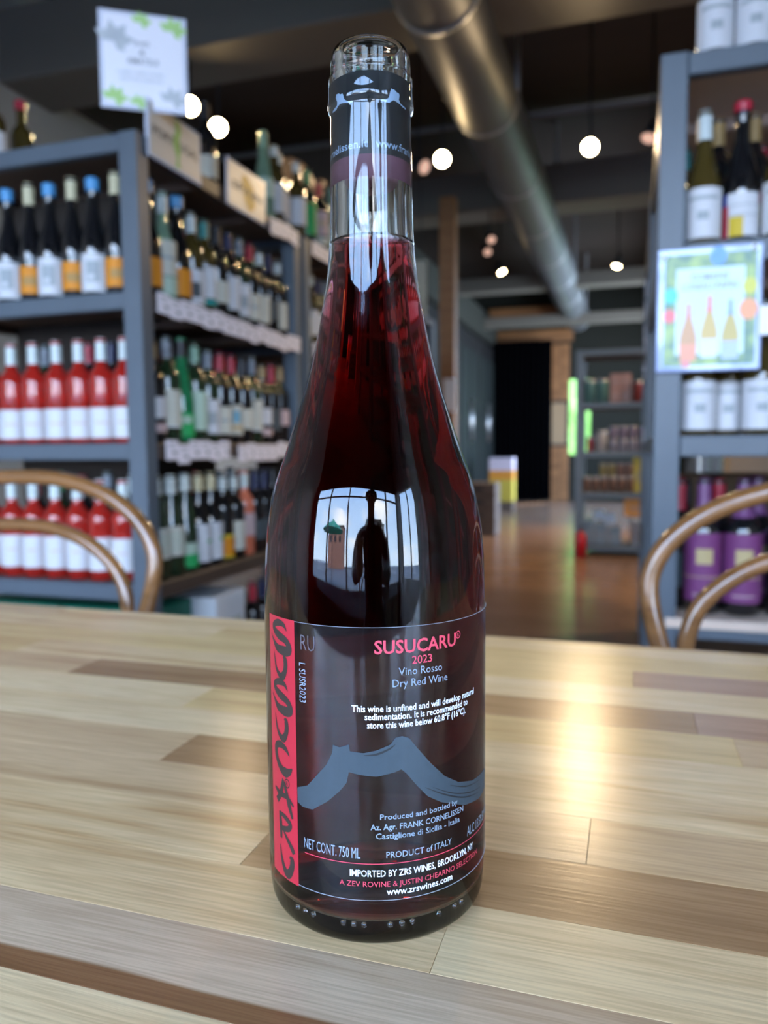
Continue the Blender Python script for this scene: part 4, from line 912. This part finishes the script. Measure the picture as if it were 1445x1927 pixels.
for (cx, cz, r, c, nm) in ((.028, .160, .014, (.10, .60, .52), 'turquoise'), (.026, .118, .012, (.85, .2, .22), 'coral'), (.180, .125, .018, (.85, .38, .2), 'peach'), (.182, .172, .014, (.6, .6, .1), 'lime'), (.060, .020, .010, (.75, .3, .3), 'rosy'), (.120, .238, .016, (.15, .35, .75), 'blue')):
    b = MB(); b.add([(cx+r*math.cos(2*pi*k/14), -.0019, cz+r*1.25*math.sin(2*pi*k/14)) for k in range(14)], [tuple(range(14))], mat('poster_%s_print' % nm, c, .4)); put('colour_blot_print', b, ps)
for (cx, z0_, h, cA, cB, cN, nm) in ((.064, .022, .120, (.62, .36, .20), (.80, .36, .24), (.7, .25, .2), 'pink'), (.105, .028, .128, (.62, .46, .18), (.70, .78, .86), (.8, .2, .18), 'amber'), (.146, .024, .122, (.55, .44, .16), (.45, .55, .80), (.25, .35, .45), 'gold')):
    b = MB(); m1_ = mat('poster_%s_wine' % nm, cA, .4); m2_ = mat('poster_%s_label' % nm, cB, .4); m3_ = mat('poster_%s_neck' % nm, cN, .4)
    pr = [(.016, 0), (.017, .30), (.0165, .42), (.012, .58), (.006, .74), (.0038, .84), (.0038, 1.0)]
    for i in range(len(pr)-1):
        a_, c2_ = pr[i], pr[i+1]; mm_ = m2_ if i == 0 else (m3_ if i >= 4 else m1_)
        b.add([(cx-a_[0], -.0022, z0_+a_[1]*h), (cx+a_[0], -.0022, z0_+a_[1]*h), (cx+c2_[0], -.0022, z0_+c2_[1]*h), (cx-c2_[0], -.0022, z0_+c2_[1]*h)], [(0, 1, 2, 3)], mm_)
    put('bottle_print', b, ps)
flat_text('poster_text', 'DOMAINE', .069, .140, .190, .013, -.0022, grey_ink, ps, .01)
flat_text('poster_text', 'LUNEAU-PAPIN', .049, .158, .170, .014, -.0022, grey_ink, ps, .01)
for (cx, cz) in ((.012, .243), (.188, .250)):
    b = MB(); b.v = []; b.lathe([(.0065, 0), (.0065, .004), (.002, .005)], mat('white_suction_cup', (.85, .88, .92), .3), 16)
    b.v = [(v[0]+cx, -v[2]-.001, v[1]+cz) for v in b.v]; put('corner_screw', b, ps)

# ------------------------------------------------------------------ carved wooden serpent figure on top
cw = wood('carved_wood', (0.30, 0.13, 0.05), (0.52, 0.28, 0.13), 0.5, lines=.3, sc=2)
cv = empty('carved_figure', (-1.56, 3.60, 1.754)); cv.scale = (.9, .85, .95); tag(cv, 'carved orange-brown wooden serpent curling above the left racks', 'carving')
b = MB(); Pp = catmull([(0, -.42, .08), (0, -.40, .22), (0, -.34, .36), (0, -.22, .46), (0, -.10, .47), (0, 0.02, .42), (0, .08, .30), (0, .12, .16), (0, .14, .075)], 5)
b.tube(Pp, [.04+.045*math.sin(pi*i/(len(Pp)-1)) for i in range(len(Pp))], cw, 12); put('arched_body', b, cv)
b = MB(); Pp = catmull([(0, .12, .10), (0, .20, .18), (0, .27, .24), (0, .28, .34), (0, .21, .42), (0, .20, .50), (0, .26, .56), (0, .33, .57)], 5)
b.tube(Pp, [.045-.03*i/(len(Pp)-1) for i in range(len(Pp))], cw, 12); put('curled_tail', b, cv)
b = MB(); b.tube([(0, -.40, .22), (0, -.44, .30), (0, -.50, .33)], [.045, .05, .02], cw, 12); put('head', b, cv)
b = MB(); b.box(-.08, .08, -.46, .20, 0, .03, cw, .006); put('base', b, cv)

# ------------------------------------------------------------------ cartons at the rack foot
carton_w = mat('white_carton', (0.62, 0.67, 0.72), 0.6, 0, .03); teal_print = mat('green_carton_print', (0.06, 0.25, 0.20), .6, 0, .2, 30)
bx = empty('wine_carton', (-1.42, 2.25, .132)); tag(bx, 'white wine carton with green print under the aisle shelves', 'box')
b = MB(); b.box(-.16, .16, -.10, .10, 0, .305, carton_w, .004); put('carton_body', b, bx)
b = MB(); b.box(-.15, .13, -.1012, -.1002, .02, .235, teal_print); put('carton_print', b, bx)
for x in (-.06, .04):
    b = MB(); b.lathe([(.0005, 0), (.022, 0)], carton_w, 14); b.v = [(v[0]+x, -.1020, v[1]+.22) for v in b.v]; put('handle_hole_print', b, bx)
b = MB(); b.box(.1602, .1612, -.07, .07, .05, .22, mat('pale_green_print', (.42, .48, .46), .6)); put('carton_print', b, bx)
for i, x in enumerate((-1.80, -1.47)):
    bx = empty('wine_carton', (x, 1.99, .132)); tag(bx, 'green carton under the left rack end, %s' % ('left of two' if i == 0 else 'right of two, nearer the post'), 'box', 'green cartons under the left rack')
    b = MB(); b.box(-.155, .155, -.11, .11, 0, .315, mat('green_carton', (0.005, 0.12, 0.075), .5), .004); put('carton_body', b, bx)
    b = MB(); b.box(-.02, .10, -.1112, -.1102, .27, .285, pale_grey_ink); put('carton_print', b, bx)

# ------------------------------------------------------------------ far part of the shop
col_w = wood('column_wood', (0.20, 0.085, 0.03), (0.36, 0.17, 0.065), 0.5, lines=.4, sc=.6)
b = MB(); b.box(-.066, .066, -.066, .066, 0, 3.02, col_w, .006); o = struct('wooden_column', b, 'orange-brown wooden column right of the bottle neck', 'column'); o.location = (-1.515, 6.57, 0)
b = MB(); b.box(-.05, .05, -.002, .0, 0, .28, paper); tag(put('paper_notice', b, None, (-1.49, 6.50, 1.22)), 'white paper pinned on the wooden column', 'notice')
b = MB(); b.box(-.05, .05, -.01, .01, 0, .50, mat('cream_banner', (.55, .52, .42), .6), .003); b.box(-.003, .003, -.003, .003, .5, 1.76, black_steel)
tag(put('hanging_banner', b, None, (-1.725, 6.45, 1.99)), 'narrow cream banner hanging just right of the bottle neck', 'banner')
# dark refrigerated cabinets along the left, beyond the racks
cab = mat('black_cabinet', (.006, .006, .007), .6, spec=.2); cabg = mat('dark_cabinet_glass', (.008, .011, .011), .6, spec=.2)
for i in range(4):
    y_ = 7.6+i*1.35; t = empty('wine_fridge', (-2.55, y_+.65, 0)); tag(t, 'black glass-fronted cabinet in the dim far left, %s from the column' % ORD[i], 'fridge', 'black cabinets beyond the column')
    b = MB(); b.box(-.35, .33, -.65, .65, 0, 2.55, cab, .01); put('cabinet_body', b, t)
    for s in (-1, 1):
        b = MB(); b.box(.332, .345, s*.32-.29, s*.32+.29, .12, 2.3, cabg, .004); d = put('door', b, t)
        b = MB(); b.tube([(.37, s*.06, 1.0), (.37, s*.06, 1.6)], .012, mat('brushed_handle', (.4, .4, .4), .3, .9), 8); put('handle', b, d)
b = MB(); b.box(-2.95, -2.2, 6.7, Y1-.01, 2.62, 3.02, wall_d); struct('trim_6', b, 'dark green bulkhead above the far cabinets', 'bulkhead')
# curtain over the back doorway
b = MB(); n = 60; vs = []; fs = []
for i in range(n+1):
    x = -2.24+.95*i/n; yy = 13.0+.03*math.sin(i*1.1)
    vs += [(x, yy, .02), (x, yy, 2.66)]
for i in range(n): fs.append((2*i, 2*i+2, 2*i+3, 2*i+1))
b.add(vs, fs, mat('black_velvet', (.0015, .0015, .002), .95, spec=0), True); b.box(-2.26, -1.27, 13.035, 13.06, .02, 2.66, mat('black_velvet', (.0015, .0015, .002), .95))
tag(put('black_curtain', b), 'tall black curtain closing the back doorway', 'curtain')
t = empty('picture_frame', (-1.16, Y1-.04, .95)); tag(t, 'small tan framed board on the wooden back wall', 'picture')
b = MB(); b.box(-.13, .13, 0, .012, 0, .70, mat('tan_board', (.30, .2, .11), .6)); put('board', b, t)
for (a, c, d_, e_) in ((-.15, -.12, -.02, .72), (.12, .15, -.02, .72), (-.15, .15, .69, .73), (-.15, .15, -.03, .01)):
    b = MB(); b.box(a, c, -.01, .02, d_, e_, black_steel); put('frame_bar', b, t)
# display board and crates on the floor
t = empty('display_board', (-1.75, 11.0, 0)); tag(t, 'white, orange and yellow display box on the floor before the curtain', 'display')
for (z0_, z1_, c, nm) in ((.0, .14, (.10, .07, .05), 'brown'), (.14, .45, (.50, .38, .05), 'yellow'), (.45, .58, (.62, .25, .03), 'orange'), (.58, .76, (.55, .48, .55), 'lilac')):
    b = MB(); b.box(-.17, .17, -.12, .12, z0_, z1_, mat('display_%s' % nm, c, .6), .004); put('panel', b, t)
for i in range(4):
    b = MB(); b.box(-.2, .2, -.15, .15, 0, .135, mat('brown_crate', (.13, .09, .065), .6, 0, .2), .006); b.box(-.07, .07, -.152, -.1505, .05, .09, black_steel)
    tag(put('crate', b, None, (-1.52, 8.0, .0+i*.137)), 'brown wooden crate in the stack near the column foot, %s from the floor' % ORD[i], 'crate', 'stacked crates')
# contents of the far rack
def tin(x, z, r, h, c, nm, label, grp, lidc=(.5, .5, .52)):
    t_ = empty('tin', (x, 6.66, z)); tag(t_, label, 'tin', grp)
    b_ = MB(); b_.lathe([(.0005, 0), (r, 0), (r, h*.9)], mat(nm, c, .4), 14); put('tin_body', b_, t_)
    b_ = MB(); b_.lathe([(r+.002, h*.9), (r+.002, h), (.0005, h)], mat('lid_'+nm, lidc, .25, .5), 14); put('lid', b_, t_)
def fbox(name, x, z, wx, h, c, nm, label, grp, cat='box', y_=6.66):
    b_ = MB(); b_.box(-wx/2, wx/2, 0, .16, 0, h, mat(nm, c, .5), .004); b_.box(-wx*.3, wx*.3, -.001, 0, h*.3, h*.6, mat('print_'+nm, tuple(min(1, q*.6+.1) for q in c), .5)); tag(put(name, b_, None, (x, y_, z)), label, cat, grp)
g = 'goods on the far rack'
tin(-.335, 1.272, .045, .19, (.10, .22, .2), 'grey_green_tin', 'left of two grey-green tins on the far rack top shelf', g); tin(-.235, 1.272, .045, .19, (.10, .22, .2), 'grey_green_tin', 'right of two grey-green tins on the far rack top shelf', g)
for i in range(2):
    for j in range(2): fbox('carton', -.135+i*.085, 1.272+j*.12, .08, .115, (.42, .22, .18), 'dusky_pink_box', 'dusky pink carton on the far rack, %s %s' % (('lower', 'upper')[j], ('left', 'right')[i]), g)
for i, c in enumerate(((.3, .05, .04), (.08, .06, .05), (.35, .1, .06))): tin(.045+i*.1, 1.272, .04, .17, c, 'red_tin_%d' % i, 'reddish tin right of the pink cartons on the far rack, %s along' % ORD[i], g)
for i in range(4):
    for j in range(2): tin(-.14+i*.075, .872+j*.105, .033, .10, (.30, .24, .32) if j else (.35, .32, .38), 'violet_tin_%d' % j, 'small mauve tin, %s in the %s row of the far rack middle shelf' % (ORD[i], ('lower', 'upper')[j]), g)
tin(-.235, .872, .045, .17, (.5, .45, .42), 'pale_tin', 'pale round tin left of the mauve tins on the far rack', g); tin(-.33, .872, .025, .12, (.5, .06, .08), 'small_red_tin', 'tiny red tin at the left of the far rack middle shelf', g)
tin(.17, .872, .04, .16, (.18, .03, .03), 'wine_red_tin', 'wine red tin at the right of the mauve tins', g)
for i in range(6): tin(-.350+i*.07, .532, .03, .13, (.22, .12, .08), 'brown_jar', 'brown jar on the far rack lower shelf, %s from its left post' % ORD[i], g)
for i in range(4): tin(-.22+i*.07, .665, .03, .11, (.32, .26, .1) if i < 2 else (.25, .15, .12), 'amber_jar_%d' % (i // 2), 'amber jar stacked on brown jars on the far rack, %s from the left' % ORD[i], g)
fbox('carton', .078, .532, .12, .29, (.50, .38, .03), 'yellow_box', 'tall yellow carton on the far rack lower shelf', g)
fbox('carton', .06, .33, .22, .15, (.60, .24, .02), 'orange_box', 'orange carton hanging low at the far rack, above the white tub', g)
b = MB(); b.lathe([(.0005, 0), (.06, 0), (.07, .19), (.074, .19), (.074, .22), (.0005, .222)], mat('white_tub', (.5, .56, .62), .4), 18); o = put('tub', b, None, (.07, 6.66+.02, .092)); tag(o, 'white plastic tub on the bottom shelf of the far rack', 'tub')
for i in range(3): fbox('carton', -.34+i*.11, .092, .1, .2-.03*i, (.16, .22, .28), 'slate_box', 'slate blue carton on the far rack bottom shelf, %s from the left' % ORD[i], g)
for i in range(2): fbox('carton', -.25+i*.09, .30-.03*i, .085, .07, (.35, .5, .7), 'light_blue_box', 'light blue carton above the slate ones, %s' % ('left', 'right')[i], g)
t = empty('fire_extinguisher', (-.385, 6.5, 0)); tag(t, 'small red fire extinguisher on the floor by the far rack', 'extinguisher')
b = MB(); b.lathe([(.0005, 0), (.045, 0), (.045, .17), (.03, .2), (.012, .215)], mat('extinguisher_red', (.5, .01, .02), .3), 16); put('cylinder_body', b, t)
b = MB(); b.tube([(0, 0, .21), (0, 0, .25), (.04, 0, .26)], .008, black_steel, 8); put('valve', b, t)

# ------------------------------------------------------------------ the photographer (seen only mirrored in the bottle)
def person():
    root = empty('person', (.165, -.66, 0), math.radians(17)); tag(root, 'seated person in dark clothes holding up a phone, mirrored in the bottle', 'person')
    V = []; E = []; Rr = []
    def v(p, r, link=None):
        V.append(p); Rr.append(r)
        if link is not None: E.append((link, len(V)-1))
        return len(V)-1
    pel = v((0, 0, .61), .120); w1 = v((0, .01, .74), .115, pel); ch = v((0, .02, .94), .135, w1); nb = v((0, .03, 1.09), .07, ch); nk = v((0, .045, 1.16), .05, nb)
    hd = v((0, .06, 1.24), .075, nk); hd2 = v((0, .06, 1.31), .085, hd); hd3 = v((0, .05, 1.38), .06, hd2); 
    v((0, .145, 1.26), .012, hd)
    for s in (-1, 1):
        sh = v((s*.165, .02, 1.045), .062, ch); el = v((s*.22, .20, .83), .045, sh); wr = v((s*.075+.0, .50, .86), .027, el)
        pm = v((s*.055, .575, .885), .030, wr)
        for k, (dz, L_) in enumerate(((.03, .04), (.012, .046), (-.006, .044), (-.024, .034))):
            a = v((s*.060, .60, .893+dz), .0095, pm); c = v((s*.055, .600+L_*.6, .900+dz), .0088, a); v((s*.036, .605+L_*.75, .903+dz), .0080, c)
        a = v((s*.045, .58, .90), .011, pm); v((s*.030, .598, .93), .009, a)
        hp = v((s*.10, .03, .575), .088, pel); kn = v((s*.13, .44, .56), .060, hp); an = v((s*.13, .40, .10), .04, kn); v((s*.13, .52, .05), .036, an)
    me = bpy.data.meshes.new('body'); me.from_pydata(V, E, [])
    o = bpy.data.objects.new('body', me); COL.objects.link(o)
    md = o.modifiers.new('skin', 'SKIN'); md.use_smooth_shade = True
    for i, r in enumerate(Rr): me.skin_vertices[0].data[i].radius = (r, r*(.8 if i in (1, 2) else 1)); me.skin_vertices[0].data[i].use_root = (i == 0)
    o.modifiers.new('sub', 'SUBSURF').levels = 2
    dg = bpy.context.evaluated_depsgraph_get(); m2 = bpy.data.meshes.new_from_object(o.evaluated_get(dg)); bpy.data.objects.remove(o)
    skin = mat('skin', (.45, .26, .18), .5); cloth = mat('dark_cloth', (.02, .022, .028), .85, 0, .2, 60)
    m2.materials.clear(); m2.materials.append(cloth); m2.materials.append(skin)
    for p in m2.polygons:
        c = p.center; p.material_index = 1 if (c.z > 1.12 or (c.y > .50 and c.z > .80)) else 0; p.use_smooth = True
    m2.name = 'body'; bo = bpy.data.objects.new('body', m2); COL.objects.link(bo); bo.parent = root
    b_ = MB(); hairm = mat('dark_hair', (.02, .014, .01), .6, 0, .3, 80); b_.lathe([(.098, -.06), (.104, .0), (.095, .055), (.06, .095), (.001, .108)], hairm, 24, (0, .035, 1.315)); put('hair', b_, root)
    for s in (-1, 1):
        b_ = MB(); b_.lathe([(.0005, -.011), (.008, -.007), (.011, 0), (.008, .007), (.0005, .011)], mat('eye_white', (.8, .8, .8), .2), 12, (s*.03, .135, 1.29)); put('eye', b_, root)
        b_ = MB(); b_.lathe([(.0005, -.03), (.011, -.015), (.013, .01), (.0005, .03)], skin, 10, (s*.088, .05, 1.275)); put('ear', b_, root)
    b_ = MB(); b_.tube([(-.022, .132, 1.215), (0, .139, 1.213), (.022, .132, 1.215)], .005, mat('lips', (.4, .14, .12), .4), 8); put('mouth', b_, root)
    return root
person()
ph = empty('phone', (0, 0, 0)); ph.matrix_world = Mx.copy(); tag(ph, 'dark phone held up by the mirrored person', 'phone')
b = MB(); b.box(-.036, .036, -.105, .042, .010, .018, mat('phone_dark', (.01, .01, .012), .2), .003); put('phone_body', b, ph)
b = MB(); b.box(-.033, .033, -.102, .039, .0181, .0184, mat('phone_screen', (.02, .03, .04), .1)); put('screen', b, ph)
